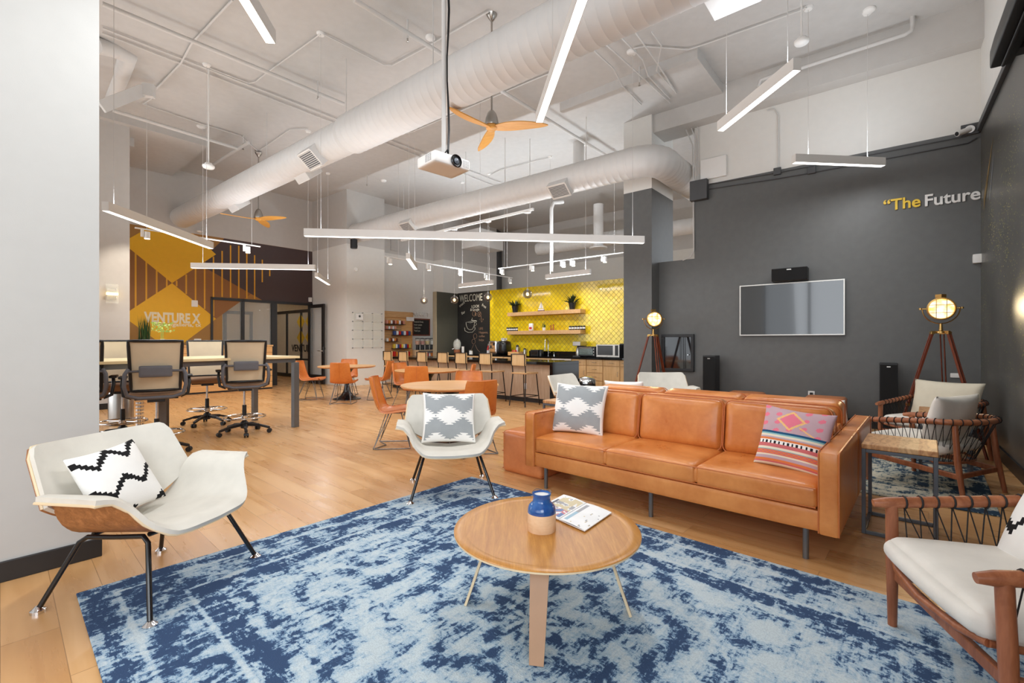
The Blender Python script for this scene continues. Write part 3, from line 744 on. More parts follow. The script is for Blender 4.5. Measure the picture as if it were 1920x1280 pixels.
def on_sofa(x, y, z): return sc0 + Bp * x + Ap * y + Vector((0, 0, z))
pillow('throw_pillow', 'grey pillow with white serrated diamonds leaning in the left corner of the sofa', on_sofa(-.83, -.12, .455), BP + math.radians(14), math.radians(-20), math.radians(1), .50, .46, .16, [M['greyc'], M['whitec']], ikat, 78)
kil = [M['whitec']] + [plain('kilim_' + n_, rgb, .9, spec=.2, bs=300) for n_, rgb in (('mauve', (190, 160, 168)), ('pink', (226, 120, 140)), ('gold', (236, 186, 120)), ('navy', (36, 82, 120)), ('teal', (130, 180, 184)), ('orange', (218, 128, 78)), ('rose', (202, 110, 112)), ('black', (40, 38, 44)), ('cream', (226, 216, 196)), ('lilac', (186, 168, 180)))]
def kilim(u, v):
    y = 1 - v
    if y < .44:
        du = abs(u - .45); dv = abs(y - .22)
        if abs(du / .2 + dv / .16 - 1) < .12: return 3
        if du / .2 + dv / .16 < .85: return 2
        if abs((u - .45) * .55 + (y - .22) * -1 + .02) < .012 and u > .6: return 3
        if (math.sin(u * 31) + math.sin(y * 43 + u * 9)) > 1.05: return 2
        return 1
    for lim, k in ((.475, 4), (.505, 5), (.53, 9), (.56, 10), (.59, 6)):
        if y < lim: return k
    if y < .66: return 8 if (u * 15) % 1 < .42 and .605 < y < .65 else 0
    for lim, k in ((.715, 7), (.745, 9), (.765, 5)):
        if y < lim: return k
    if y < .83: return 7 if (int(u * 28) + int(y * 44)) % 2 else 6
    for lim, k in ((.86, 9), (.90, 10), (.94, 6), (.97, 7)):
        if y < lim: return k
    return 9
pillow('throw_pillow', 'pink and mauve striped kilim pillow against the right arm of the sofa', on_sofa(.835, -.17, .45), BP - math.radians(6), math.radians(-22), math.radians(4), .42, .41, .14, kil, kilim, 84)
pillow('throw_pillow', 'plain white pillow peeking out at the right end behind the sofa back', on_sofa(.90, 1.0, .40), BP + math.pi, math.radians(-12), math.radians(10), .38, .40, .12, [M['whitec']], group='plain white pillows on the far sofa')
pillow('throw_pillow', 'plain white pillow lying at the left end of the far sofa', on_sofa(-.86, .98, .47), BP + math.pi, math.radians(-22), math.radians(2), .46, .43, .14, [M['whitec']], group='plain white pillows on the far sofa')

# ---- leather poufs
def pouf(label, loc, rz, sz=(.50, .50, .40), proto=None):
    if proto: return dup(proto, loc, rz, label, 'stitched leather cube poufs')
    t = thing('leather_pouf', label, 'pouf', loc, rz, 'stitched leather cube poufs')
    m = MB(); m.cushion((0, 0, sz[2]/2), sz, r=.035, puff=.012, n=14, side_puff=.006); b = m.build('body', M['leatherpouf'], t, smooth=70)
    m = MB()
    for zz in (.03, .2, .375):
        q = sz[0]/2 - .004 + (.004 if zz == .2 else 0); pts = [(-q, -q, zz), (0, -q-.003, zz), (q, -q, zz), (q, 0, zz), (q, q, zz), (0, q, zz), (-q, q, zz), (-q, 0, zz)]
        m.tube(pts, .0035, 6, closed=True)
    m.build('stitched_seam', M['seam'], t); return t
p1 = fl(941.4, 881.5); p2 = fl(1018, 898); pc = (p1 + p2) / 2 + Ap * .25
p0 = pouf('tan leather cube pouf on the floor beside the left end of the sofa', (p1 + Bp*.25 + Ap * .25), BP)
pw = hit(1415, C0, B)[0] - A * .5 + B * .02
pouf('tan leather cube pouf against the television wall, left one of the pair behind the sofas', (pw.x, pw.y, 0), AB, proto=p0).scale = (1, 1, 1.16)
pw = hit(1556, C0, B)[0] - A * .55
pouf('tan leather cube pouf below the wall outlet, right one of the pair behind the sofas', (pw.x, pw.y, 0), AB, proto=p0).scale = (1, 1, 1.18)

# ---- round coffee table
CT = Vector((.163, 2.19, 0))
t = thing('coffee_table', 'round plywood coffee table with a dished walnut top on the blue rug', 'coffee table', CT, 0)
m = MB(); R_ = .435
prof = [(0, .392), (.30, .392), (.345, .394), (.385, .401), (R_ - .004, .404), (R_, .400)]
m.lathe(prof, n=72); m.build('tabletop', M['oaktop'], t, smooth=60)
m = MB(); m.lathe([(.02, .376), (.34, .376), (.39, .384), (R_, .392), (R_ + .0005, .3995), (R_ - .004, .4), (.3, .389), (.02, .389)], n=72); m.build('tabletop_edge', M['birch'], t, smooth=40)
for i, a in enumerate((-100, -5.5, 80, 172)):
    d = ddir(math.radians(a)); s_ = Vector((-d.y, d.x, 0)); m = MB()
    prof = [(.10, .372, .060), (.20, .371, .058), (.245, .362, .056), (.272, .335, .054), (.30, .27, .050), (.35, .12, .044), (.388, .012, .038)]
    vs = []; n_ = len(prof)
    for k, (r, z, hw) in enumerate(prof):
        a0 = prof[max(0, k-1)]; b0 = prof[min(n_-1, k+1)]; tg = Vector((b0[0]-a0[0], b0[1]-a0[1])).normalized(); nn = (-tg.y * .006, tg.x * .006)
        for (sn, sh) in ((1, -1), (1, 1), (-1, 1), (-1, -1)):
            vs.append(d * (r + nn[0]*sn) + Vector((0, 0, z + nn[1]*sn)) + s_ * hw * .75 * sh)
    fs = []; base_i = 0
    for k in range(n_-1):
        for q in range(4):
            l = (q+1) % 4; fs.append((k*4+q, k*4+l, (k+1)*4+l, (k+1)*4+q))
    m.add(vs, fs); m.m = [1 if (j % 4) in (1, 3) else 0 for j in range(len(fs))]
    m.mi = 1; m.add([], []); m.f += [(3, 2, 1, 0), tuple((n_-1)*4+q for q in range(4))]; m.m += [0, 0]
    m.build('leg', [plain('leg_veneer', (176, 134, 100), .45) if i == 0 else bpy.data.materials['leg_veneer'], M['birch']], t, smooth=30)
# jar and magazine on it
jp = Vector((.139, 2.165, .3925))
t = thing('ceramic_jar', 'blue glazed jar with a bare beige base on the coffee table', 'jar', jp)
blue = NT('blue_glaze', .08, 0, .6); blue.base(blue.ramp(blue.noise(scale=14, detail=4), [(.3, c(24, 58, 130)), (.6, c(52, 104, 170)), (.8, c(96, 140, 190))]))
m = MB(); m.lathe([(0, 0), (.060, 0), (.066, .006), (.0665, .05), (.066, .09)], n=48); m.build('base', wood('jar_clay', (224, 186, 146), (240, 208, 172), (4, 4, 12), 2, .6), t, smooth=60)
m = MB(); m.lathe([(.066, .09), (.0655, .105), (.06, .122), (.046, .136), (.041, .142), (.041, .165), (.044, .172), (.043, .178), (.037, .178), (.036, .172), (.036, .14), (.05, .125), (.05, .1), (0, .095)], n=48); m.build('glazed_neck', blue.mat, t, smooth=60)
m = MB(); m.lathe([(0, .1685), (.036, .1685), (.036, .17), (0, .171)], n=32); m.build('wax', M['whitec'], t)
m = MB(); m.tube([(.046*math.cos(a_/12*math.pi), .046*math.sin(a_/12*math.pi), .18 + .004*math.sin(a_)) for a_ in range(0, 13)], .0018, 5); m.build('wire_ring', M['gun'], t)
mo = Vector((.295, 2.631, .4055)); mx = Vector((.61, -.79, 0)); my = Vector((-.605, -.797, 0)).normalized()
t = thing('magazine', 'open magazine with colour photographs lying on the coffee table', 'magazine', mo)
rnd = random.Random(5)
pal = [M['paper']] + [plain('print_%s' % n_, rgb, .35) for n_, rgb in (('sand', (206, 190, 150)), ('blue', (74, 110, 170)), ('navy', (48, 54, 84)), ('sky', (150, 186, 206)), ('grey', (150, 150, 156)), ('rose', (200, 110, 120)))]
def page(x0, x1, fn, name):
    m = MB(); nx, ny = 22, 34
    for i in range(nx):
        for j in range(ny):
            m.mi = fn((i+.5)/nx, (j+.5)/ny); a, b = x0 + (x1-x0)*i/nx, x0 + (x1-x0)*(i+1)/nx; c_, d = .287*j/ny, .287*(j+1)/ny
            zf = lambda x_: .004 + .004 * math.sin(math.pi * (x_ - x0)/(x1-x0))
            m.add([mx*a + my*c_ + Vector((0, 0, zf(a))), mx*b + my*c_ + Vector((0, 0, zf(b))), mx*b + my*d + Vector((0, 0, zf(b))), mx*a + my*d + Vector((0, 0, zf(a)))], [(0, 3, 2, 1)])
    m.mi = 0
    p = [mx*x0, mx*x1, mx*x1 + my*.287, mx*x0 + my*.287]; m.add([q + Vector((0, 0, 0)) for q in p] + [q + Vector((0, 0, .004)) for q in p], [(0, 1, 2, 3), (0, 4, 5, 1), (1, 5, 6, 2), (2, 6, 7, 3), (3, 7, 4, 0)])
    return m.build(name, pal, t, smooth=60)
def pgA(u, v):
    if u < .08 or v < .05 or v > .95 or u > .97: return 0
    if u < .2: return 3 if v > .3 else 0
    n_ = mnoise.noise(Vector((u*5, v*6, 1))); 
    if v > .62 and n_ > -.1: return 2 if n_ > .12 else 6
    return 1 if n_ > -.1 else 0 if n_ > -.3 else 5
def pgB(u, v):
    if .1 < u < .22 and .1 < v < .9: return 5 if v < .5 else 4
    if u > .35 and mnoise.noise(Vector((u*9, v*9, 3))) > .42: return rnd.choice([5, 1, 0])
    return 0
page(0, .173, pgA, 'left_page'); page(.177, .35, pgB, 'right_page')

# ---- side tables: patchwork wood top on a blue-grey steel frame
def patch_mat():
    t = NT('patchwork_wood', .45, 0, .4); v = t.map(scale=(1, 1, 1)); x, y, z = t.sep(t.obj())
    i = t.math('FLOOR', t.math('MULTIPLY', x, 10.4)); wn = t.n('ShaderNodeTexWhiteNoise', noise_dimensions='1D'); t.lk(i, wn.inputs['W'])
    g = t.noise(t.map(scale=(10, 2.2, 4)), 2.4, 5, .6, 1.2)
    t.base(t.mix(t.ramp(wn.outputs[0], [(0, (.1, .1, .1, 1)), (1, (.9, .9, .9, 1))]), t.ramp(g, [(.32, c(150, 92, 52)), (.6, c(206, 152, 100))]), t.ramp(g, [(.32, c(184, 150, 104)), (.62, c(224, 196, 152))]))); return t.mat
M['patch'] = patch_mat()
def side_table(label, loc, rz, proto=None, sz=(.38, .47, .60)):
    if proto: return dup(proto, loc, rz, label, 'side tables with patchwork wood tops')
    t = thing('side_table', label, 'side table', loc, rz, 'side tables with patchwork wood tops'); a, b, h = sz; a /= 2; b /= 2
    m = MB(); m.box(-a, a, -b, b, h-.035, h); m.build('tabletop', M['patch'], t, smooth=0, bevel=.006)
    for sy in (-1, 1):
        m = MB(); y = sy*(b-.012); m.bar((-a+.012, y, 0), (-a+.012, y, h-.035), .022); m.bar((a-.012, y, 0), (a-.012, y, h-.035), .022); m.bar((-a+.023, y, h-.047), (a-.023, y, h-.047), .022); m.bar((-a+.023, y, .012), (a-.023, y, .012), .022)
        m.build('leg_frame', M['slate'], t, smooth=0, bevel=.002)
    for sx in (-1, 1):
        m = MB(); m.bar((sx*(a-.012), -b+.023, .012), (sx*(a-.012), b-.023, .012), .022); m.build('crossbar', M['slate'], t, smooth=0, bevel=.002); m = MB(); m.bar((sx*(a-.012), -b+.023, h-.047), (sx*(a-.012), b-.023, h-.047), .022); m.build('crossbar', M['slate'], t, smooth=0, bevel=.002)
    return t
stc = fl(1615, 999) + Bp * .19 + Ap * .235
st1 = side_table('side table with patchwork wood top at the right end of the sofas', stc, BP)
q = at(1018, 748, 5.3); side_table('side table with wood top behind the pouf, left of the sofas', (q.x + .30, q.y + .12, 0), BP, st1)
q = at(1778, 766, 4.95); q = Vector((4.72, 5.0, 0))

# ---- teak rope armchairs (front -y)
def rope_chair(label, loc, rz, proto=None, group='teak armchairs with black rope sides'):
    if proto: return dup(proto, loc, rz, label, group)
    t = thing('rope_armchair', label, 'armchair', loc, rz, group)
    def hoop(s):   # s in -1..1 around the U, top rail centreline
        k = abs(s); sg = 1 if s >= 0 else -1
        if k > .42:
            q = (k - .42) / .58; return Vector((sg * (.345 + .0*q), .16 - .56*q, .62 - .065*q))
        a = k / .42 * math.pi / 2; return Vector((sg * .345 * math.sin(a) ** .9, .16 + .22 * math.cos(a), .62 + .01 * math.cos(a)))
    def low(s):
        k = abs(s); sg = 1 if s >= 0 else -1
        if k > .42:
            q = (k - .42) / .58; return Vector((sg * (.275 + .02*q), .12 - .46*q, .285 + .05*q))
        a = k / .42 * math.pi / 2; return Vector((sg * .275 * math.sin(a), .12 + .12 * math.cos(a), .27))
    N = 40
    m = MB(); pts = [hoop(-1 + 2*i/N) for i in range(N+1)]; rr = [.016 if i in (0, N) else .024 for i in range(N+1)]
    m.tube(pts, rr, 14); rail = m.build('arm_rail', M['teakx'], t, smooth=60)
    m = MB(); m.tube([low(-1 + 2*i/N) for i in range(N+1)], .012, 10); fr = [Vector((-.295, -.34, .335)), Vector((-.2, -.37, .325)), Vector((0, -.385, .315)), Vector((.2, -.37, .325)), Vector((.295, -.34, .335))]; m.tube(fr, .014, 10)
    m.build('seat_rail', M['teak'], t, smooth=60)
    for s in (-1, 1):
        m = MB(); m.tube([(.345*s, -.33, .555), (.352*s, -.325, .33), (.362*s, -.32, 0)], [.023, .024, .017], 14); m.build('leg', M['teak'], t, smooth=60)
        m = MB(); m.tube([(.29*s, .275, .60), (.305*s, .30, .3), (.325*s, .345, 0)], [.020, .023, .016], 14); m.build('leg', M['teak'], t, smooth=60)
        m = MB(); m.bar((.345*s, -.315, .25), (.30*s, .30, .19), .022, .045); m.build('stretcher', M['teak'], t, smooth=0, bevel=.006)
    m = MB(); m.bar((-.34, -.315, .245), (.34, -.315, .245), .022, .045); m.build('stretcher', M['teak'], t, smooth=0, bevel=.006); m = MB(); m.bar((-.3, .30, .19), (.3, .30, .19), .022, .04); m.build('stretcher', M['teak'], t, smooth=0, bevel=.006)
    m = MB(); n_ = 15
    for side in (-1, 1):
        for i in range(n_):
            s0 = side * (.05 + .83 * i / (n_-1)); p = hoop(s0)
            ring = []
            tg = (hoop(s0 + .01) - hoop(s0 - .01)).normalized(); u = tg.cross(Vector((0, 0, 1))).normalized(); v = Vector((0, 0, 1))
            for k in range(10): a = k/10*2*math.pi; ring.append(p + (u*math.cos(a) + v*math.sin(a)) * .0265)
            m.tube(ring, .0042, 5, closed=True)
            for ds in (-.055, .055):
                s1 = max(-.95, min(.95, s0 + ds*side)); m.tube([p - Vector((0, 0, .02)), low(s1)], .0026, 5)
    m.build('rope_webbing', M['rope'], t, smooth=60)
    m = MB()
    def sfn(u, v):
        a = 2*u-1; y = -.385 + .62*v; hw = .325 - .05*v; e = max(0., 1 - abs(a)**6); z = .405 - .035*v + .03*(1-a*a)*math.sin(math.pi*min(1, v*1.0+.1)) - .02*(1-e)
        y += .03*a*a if v < .5 else 0
        return (a*hw, y, z - .045 * (max(0, 1 - v/.1))**2)
    m.cushion((0, -.085, .385), (.62, .58, .10), r=.045, puff=.018, n=14, side_puff=.03); m.build('seat_cushion', M['offwhite'], t, smooth=70)
    return t
def back_cushion(label, loc, rz, mat): return pillow('back_cushion', label, loc, rz, math.radians(-14), 0, .66, .47, .19, [mat], None, 24, 'loose back cushions on the rope armchairs', 'cushion')
E0 = Vector((1.905, 1.63, 0)); rzE = math.radians(-107)
rc = rope_chair('teak and rope armchair at the right edge, nearest the camera, on the blue rug', E0, rzE)
pillow('throw_pillow', 'white pillow with black stepped zigzags on the right-hand rope armchair', Vector((1.93, 1.68, .43)), rzE, math.radians(-30), math.radians(-12), .44, .44, .15, [M['whitec'], M['blackc']], zig, 60)
F0 = Vector((3.74, 4.10, 0)); rzF = math.atan2(.92, -.39) + math.pi/2
rope_chair('teak and rope armchair behind the side table, turned away from the camera', F0, rzF, rc)
fF = Vector((-.39, .92, 0)).normalized()
back_cushion('white back cushion on the middle rope armchair', F0 - fF*.06 + Vector((0, 0, .37)), rzF, M['offwhite'])
G0 = Vector((4.72, 5.16, 0)); rzG = math.radians(-72)
rope_chair('teak and rope armchair with a cream cushion, farthest, in front of the right tripod lamp', G0, rzG, rc)
back_cushion('cream back cushion on the farthest rope armchair', G0 + Vector((.08, .0, .38)), rzG, M['linen'])
side_table('side table with wood top between the two far rope armchairs', (4.27, 4.56, 0), BP, st1)
# ================================================================== hall at left
TO = Vector((-3.2, 6.93, 0)); ta = math.atan2(-.848, -.53); dT = ddir(ta); pT = Vector((-.848, .53, 0))   # table corner, length and width directions
t = thing('high_table', 'long bar-height meeting table with pale maple top and grey steel legs', 'table', TO, ta)
# local x along dT, local y = left of dT -> use -y towards pT
sgn = 1 if Vector((-dT.y, dT.x, 0)).dot(pT) > 0 else -1
def hy(a, b): return (min(a*sgn, b*sgn), max(a*sgn, b*sgn))
m = MB(); y0, y1 = hy(0, 1.19); m.box(-.02, 3.9, y0, y1, 1.03, 1.063); m.build('tabletop', M['hightop'], t, smooth=0, bevel=.003)
m = MB(); ya, yb = hy(.04, 1.15); m.box(.03, 3.85, ya, ya+.04, .97, 1.03); m.build('apron', M['gun'], t, smooth=0)
m = MB(); m.box(.03, 3.85, yb-.04, yb, .97, 1.03); m.build('apron', M['gun'], t, smooth=0)
for x_, w_ in ((.035, .035), (1.28, 1.15), (1.74, .05), (3.8, .035), (3.8, 1.15)):
    m = MB(); yy = w_*sgn; m.box(x_-.04, x_+.04, yy-.04, yy+.04, 0, .97); m.build('leg', M['gun'], t, smooth=0, bevel=.003)
m = MB(); yy = 1.15*sgn; m.box(-.01, .06, yy-.04, yy+.04, 0, .97); m.build('leg', M['gun'], t, smooth=0, bevel=.003)
# spring-shaped cable riser under the table
cr_ = at(262, 745, 5.75); cp = MB()
for k in range(22): cp.cyl((0, 0, .02 + k*.044), (0, 0, .046 + k*.044), .042, .042, 16)
o = cp.build('cable_riser', M['chrome'], loc=(cr_.x, cr_.y, 0)); tag(o, 'ribbed silver cable riser standing under the high table', 'cable riser')

def task_chair(label, loc, rz, proto=None):
    if proto: return dup(proto, loc, rz, label, 'mesh drafting chairs at the high table')
    t = thing('drafting_chair', label, 'office chair', loc, rz, 'mesh drafting chairs at the high table')
    m = MB()
    for k in range(5):
        d = ddir(math.radians(90 + 72*k)); m.bar(d*.03 + Vector((0, 0, .13)), d*.18 + Vector((0, 0, .115)), .045, .04); m.bar(d*.18 + Vector((0, 0, .115)), d*.31 + Vector((0, 0, .075)), .036, .03)
    m.lathe([(0, .08), (.045, .08), (.05, .16), (.03, .18), (0, .18)], n=20); b = m.build('star_base', M['black'], t, smooth=0, bevel=.004)
    for k in range(5):
        d = ddir(math.radians(90 + 72*k)); n_ = Vector((-d.y, d.x, 0)); q = d*.315
        m = MB(); m.cyl(q - n_*.026 + Vector((0, 0, .03)), q - n_*.006 + Vector((0, 0, .03)), .03, n=16); m.cyl(q + n_*.006 + Vector((0, 0, .03)), q + n_*.026 + Vector((0, 0, .03)), .03, n=16); m.cyl(q - n_*.03 + Vector((0, 0, .035)), q + n_*.03 + Vector((0, 0, .035)), .012, n=8); m.bar(q + Vector((0, 0, .04)), q + Vector((0, 0, .085)), .014)
        m.build('caster', M['black'], t)
    m = MB(); m.cyl((0, 0, .17), (0, 0, .40), .028, .026); m.build('column', M['black'], t)
    m = MB(); m.cyl((0, 0, .40), (0, 0, .63), .014); m.build('piston', M['chrome'], t)
    m = MB(); m.tube([(.26*math.cos(a*math.pi/16), .26*math.sin(a*math.pi/16), .235) for a in range(32)], .0115, 10, closed=True)
    m.lathe([(.028, .21), (.045, .215), (.045, .255), (.028, .26)], n=20)
    for k in range(4): d = ddir(math.radians(45 + 90*k)); m.tube([d*.03 + Vector((0, 0, .235)), d*.26 + Vector((0, 0, .235))], .007, 8)
    m.build('foot_ring', M['chrome'], t)
    m = MB(); m.bar((0, -.12, .63), (0, .17, .63), .16, .05); m.bar((-.2, 0, .635), (.2, 0, .635), .05, .03); m.build('tilt_mechanism', M['black'], t, smooth=0, bevel=.006)
    m = MB(); m.cushion((0, -.03, .69), (.49, .47, .075), r=.035, puff=.008, n=10); m.build('seat', M['taupe'], t, smooth=60)
    def bk(u, v):
        a = 2*u-1; return (a*(.215 + .02*v), .235 + .05*(1 - (2*v-1)**2)*.5 + .10*v*v - .045*a*a, .74 + .545*v)
    m = MB(); m.sheet(bk, 12, 12, .006, -1); m.build('mesh_back', M['mesh'], t, smooth=60)
    fr = [bk(0, j/10) for j in range(11)] + [bk(i/8, 1) for i in range(1, 8)] + [bk(1, 1-j/10) for j in range(11)] + [bk(1-i/8, 0) for i in range(1, 8)]
    fr = [(x, y+.006, z) for x, y, z in fr]; m = MB(); m.tube(fr, .0165, 8, closed=True); m.build('back_frame', M['black'], t, smooth=60)
    # outer yoke with the lower loop
    m = MB(); m.tube([(-.235, .27, .98), (-.262, .30, .93), (-.268, .30, .80), (-.245, .28, .70), (-.15, .27, .665), (.15, .27, .665), (.245, .28, .70), (.268, .30, .80), (.262, .30, .93), (.235, .27, .98)], .02, 8)
    m.tube([(-.25, .285, .955), (0, .33, .965), (.25, .285, .955)], .013, 8); m.build('back_yoke', M['grey'], t, smooth=60)
    m = MB(); m.cushion((0, .325, .955), (.29, .03, .125), r=.012, n=6); m.build('lumbar_pad', M['grey'], t, smooth=50)
    for s in (-1, 1):
        m = MB(); m.tube([(.22*s, .06, .65), (.29*s, .05, .68), (.305*s, .03, .80), (.30*s, .0, .865)], .018, 8); a = m.build('armrest', M['black'], t, smooth=60)
        m = MB(); m.cushion((.30*s, -.04, .88), (.075, .25, .03), r=.012, n=4); m.build('arm_pad', M['black'], a, smooth=50)
    return t
tc = task_chair('mesh drafting chair, back to the camera, nearest the right end of the high table', (-3.72, 6.42, 0), math.radians(214))
task_chair('mesh drafting chair, back to the camera, middle of the near side of the high table', (-4.06, 5.28, 0), math.radians(216), tc)
task_chair('mesh drafting chair half hidden behind the white wall at the left edge', (-4.78, 5.08, 0), math.radians(216), tc)
task_chair('mesh drafting chair on the far side of the high table, between the two near ones', (-4.72, 7.15, 0), math.radians(38), tc)
task_chair('mesh drafting chair on the far side of the high table, left of the glass vase', (-5.10, 6.05, 0), math.radians(36), tc)

# reception desk of pine boards
r0, _ = hit(510.6, M1 - B*.95, A); ra = AA
t = thing('reception_desk', 'long reception desk clad in knotty pine boards below the mural', 'reception desk', (r0.x, r0.y, 0), ra)
m = MB(); m.box(-5.5, 0, 0, .6, .0, .04); m.build('plinth', M['base'], t, smooth=0)
m = MB()
for k in range(7): m.box(-5.5, 0, 0, .6, .042 + k*.158, .042 + k*.158 + .152)
m.mi = 1; m.box(-5.49, -.006, .006, .59, .04, 1.14); m.build('board_cladding', [M['pine'], M['mahog']], t, smooth=0)
m = MB(); m.box(-5.52, .02, -.02, .62, 1.15, 1.19); m.build('counter', M['pine'], t, smooth=0, bevel=.004)
def ondesk(px, off=.3): q, _ = hit(px, r0 + B*off, A); return Vector((q.x, q.y, 1.19))
gp_ = ondesk(270); t = thing('potted_grass', 'tall green grass in a pale square pot on the reception desk', 'plant', gp_)
m = MB(); m.box(-.11, .11, -.11, .11, 0, .10); m.build('pot', M['oak'], t, smooth=0, bevel=.006)
rnd = random.Random(2); m = MB()
for k in range(90):
    a, b = rnd.uniform(-.085, .085), rnd.uniform(-.085, .085); h = rnd.uniform(.45, .72); lx = a + rnd.uniform(-.05, .05); ly = b + rnd.uniform(-.05, .05); w_ = .006; an = rnd.uniform(0, 3.14); ca, sa = math.cos(an)*w_, math.sin(an)*w_
    m.add([(a-ca, b-sa, .09), (a+ca, b+sa, .09), ((a+lx)/2+ca, (b+ly)/2+sa, h*.6), (lx, ly, h), ((a+lx)/2-ca, (b+ly)/2-sa, h*.6)], [(0, 1, 2, 3, 4)])
m.build('grass_blades', M['leaf'], t, smooth=0)
gv = at(305, 640, 6.1); tp = Vector((gv.x, gv.y, 1.063)); q, _ = hit(305, TO + pT*.55, dT); tp = Vector((q.x, q.y, 1.063))
t = thing('flower_vase', 'clear glass vase of yellow-green flowers on the high table', 'vase', tp)
m = MB(); m.lathe([(0, 0), (.028, 0), (.03, .012), (.022, .2), (.026, .25), (.0235, .25), (.019, .2), (.026, .016), (0, .014)], n=28); m.build('vase', M['acrylic'], t, smooth=60)
m = MB()
for k in range(5): m.tube([(rnd.uniform(-.01, .01), rnd.uniform(-.01, .01), .02), (rnd.uniform(-.02, .02), rnd.uniform(-.02, .02), .38)], .0025, 5)
m.build('stems', M['leaflight'], t)
m = MB()
for k in range(150):
    u = rnd.uniform(0, 6.28); r = .12 * rnd.random() ** .5; z = .34 + .12 * rnd.random(); p = Vector((r*math.cos(u), r*math.sin(u), z)); s_ = rnd.uniform(.008, .02); n1 = Vector((rnd.uniform(-1, 1), rnd.uniform(-1, 1), rnd.uniform(-1, 1))).normalized(); n2 = n1.orthogonal().normalized()
    m.add([p - n1*s_, p + n2*s_*.6, p + n1*s_, p - n2*s_*.6], [(0, 1, 2, 3)])
m.build('blossoms', M['leaflight'], t, smooth=0)
tcn = at(227, 790, 7.15); t = thing('trash_can', 'round brushed steel trash can by the grey pier', 'trash can', (tcn.x, tcn.y, 0))
m = MB(); m.lathe([(0, .01), (.155, .01), (.155, .62), (.145, .64), (.135, .62), (.13, .05), (0, .05)], n=40); m.build('bin_body', M['steel'], t, smooth=50)
m = MB(); m.lathe([(.0, 0), (.158, 0), (.158, .03), (0, .03)], n=40); m.build('base_ring', M['black'], t, smooth=50)
# sconce on the pier
sp, _ = hit(209, PR - B*.012, A); t = thing('wall_sconce', 'small white glass wall sconce, lit, on the grey pier', 'wall lamp', (sp.x, sp.y, H + (640-551)/F*sp.y), AA)
m = MB(); m.box(-.07, .07, -.03, 0, -.11, .11); m.build('back_plate', M['chrome'], t, smooth=0, bevel=.004)
m = MB(); m.box(-.09, .09, -.12, -.035, -.18, -.03); m.box(-.09, .09, -.12, -.035, .03, .18); m.mi = 0; o = m.build('glass_shade', M['acrylic'], t, smooth=0, bevel=.004)
m = MB(); m.cyl((-.085, -.07, 0), (.085, -.07, 0), .022); m.build('bulb', M['litwarm'], t)
# card reader / thermostats on the mural wall
for px, py, w_, h_, lab, nm, cat in ((364.5, 569, .14, .17, 'small square alarm strobe on the mural at the edge of the yellow diamond', 'alarm_strobe', 'alarm'), (370, 638, .16, .09, 'small grey wall panel low on the mural', 'wall_panel', 'wall panel')):
    q = hitp(px, py, M1, A); m = MB(); m.cushion((0, -.02, 0), (w_, .036, h_), r=.008, n=3); o = m.build(nm, M['white'], loc=q, rotz=AA); tag(o, lab, cat)

wm = bpy.data.objects['wall_mural']
lm = plain('mural_lettering', (232, 220, 190), .6)
for s_, px, py, px2, sz, asp in (('VENTURE X', 271, 603, 377, .34, 1), ('dallas-galleria, tx', 289, 610.5, 377, .125, 1)):
    q = hitp(px, py, M1, A); q2 = hitp(px2, py, M1, A); o = text_mesh(s_, sz, lm, 'mural_lettering', wm, .001, (hit(px, M1, A)[1], -.007, q.z), (math.radians(90), 0, 0), .014 if sz > .2 else .003)
    bpy.context.view_layer.update(); o.scale = ((q2 - q).xy.length / o.dimensions.x, 1, 1)
# ---- bistro tables and sled chairs
def bistro(label, c_, proto=None):
    if proto: return dup(proto, c_, 0, label, 'round bistro tables on dark trumpet bases')
    t = thing('bistro_table', label, 'table', c_, 0, 'round bistro tables on dark trumpet bases')
    m = MB(); m.lathe([(0, .70), (.55, .70), (.60, .712), (.615, .728), (.61, .74), (0, .74)], n=64); m.build('tabletop', M['tabletop'], t, smooth=40)
    m = MB(); m.lathe([(0, 0), (.30, 0), (.30, .012), (.22, .03), (.13, .085), (.075, .19), (.052, .32), (.055, .45), (.08, .58), (.13, .66), (.2, .70), (0, .70)], n=48); m.build('trumpet_base', M['blackm'], t, smooth=60); return t
T1 = Vector((-3.68, 10.3, 0)); T2 = Vector((-1.62, 8.85, 0)); T3 = Vector((-.78, 5.83, 0))
bt = bistro('round wood bistro table on the left, beside the white block wall', T1)
bistro('round wood bistro table in the middle, close to the bar stools', T2, bt); bistro('round wood bistro table nearest the camera, behind the middle shell chair', T3, bt)
PR_ = [(0, (-.25, .43)), (.08, (-.235, .452)), (.25, (-.12, .445)), (.42, (.05, .43)), (.52, (.14, .435)), (.60, (.195, .475)), (.72, (.235, .58)), (.86, (.27, .72)), (1, (.30, .86))]
def prf(v, e=.02):
    def L(v):
        v = max(0, min(1, v))
        for (a, p), (b, q) in zip(PR_, PR_[1:]):
            if v <= b: k = (v-a)/(b-a); return Vector((p[0] + (q[0]-p[0])*k, p[1] + (q[1]-p[1])*k))
        return Vector(PR_[-1][1])
    return (L(v-.04) + L(v)*2 + L(v+.04)) / 4
def bucket(u, v):
    a = 2*u-1; p = prf(v); hw = .215 + .02*math.sin(math.pi*min(1, v*1.4)) - (.035*max(0, v-.55)/.45)
    k = abs(a) ** 2.5; s_ = min(1, max(0, (v-.35)/.3))
    rc = 1 - max(0, (v-.93)/.07)**2 * .05 - max(0, (.07-v)/.07)**2 * .06
    return (a*hw*rc, p.x - .05*k*s_, p.y + .03*k*(1-s_) + .0)
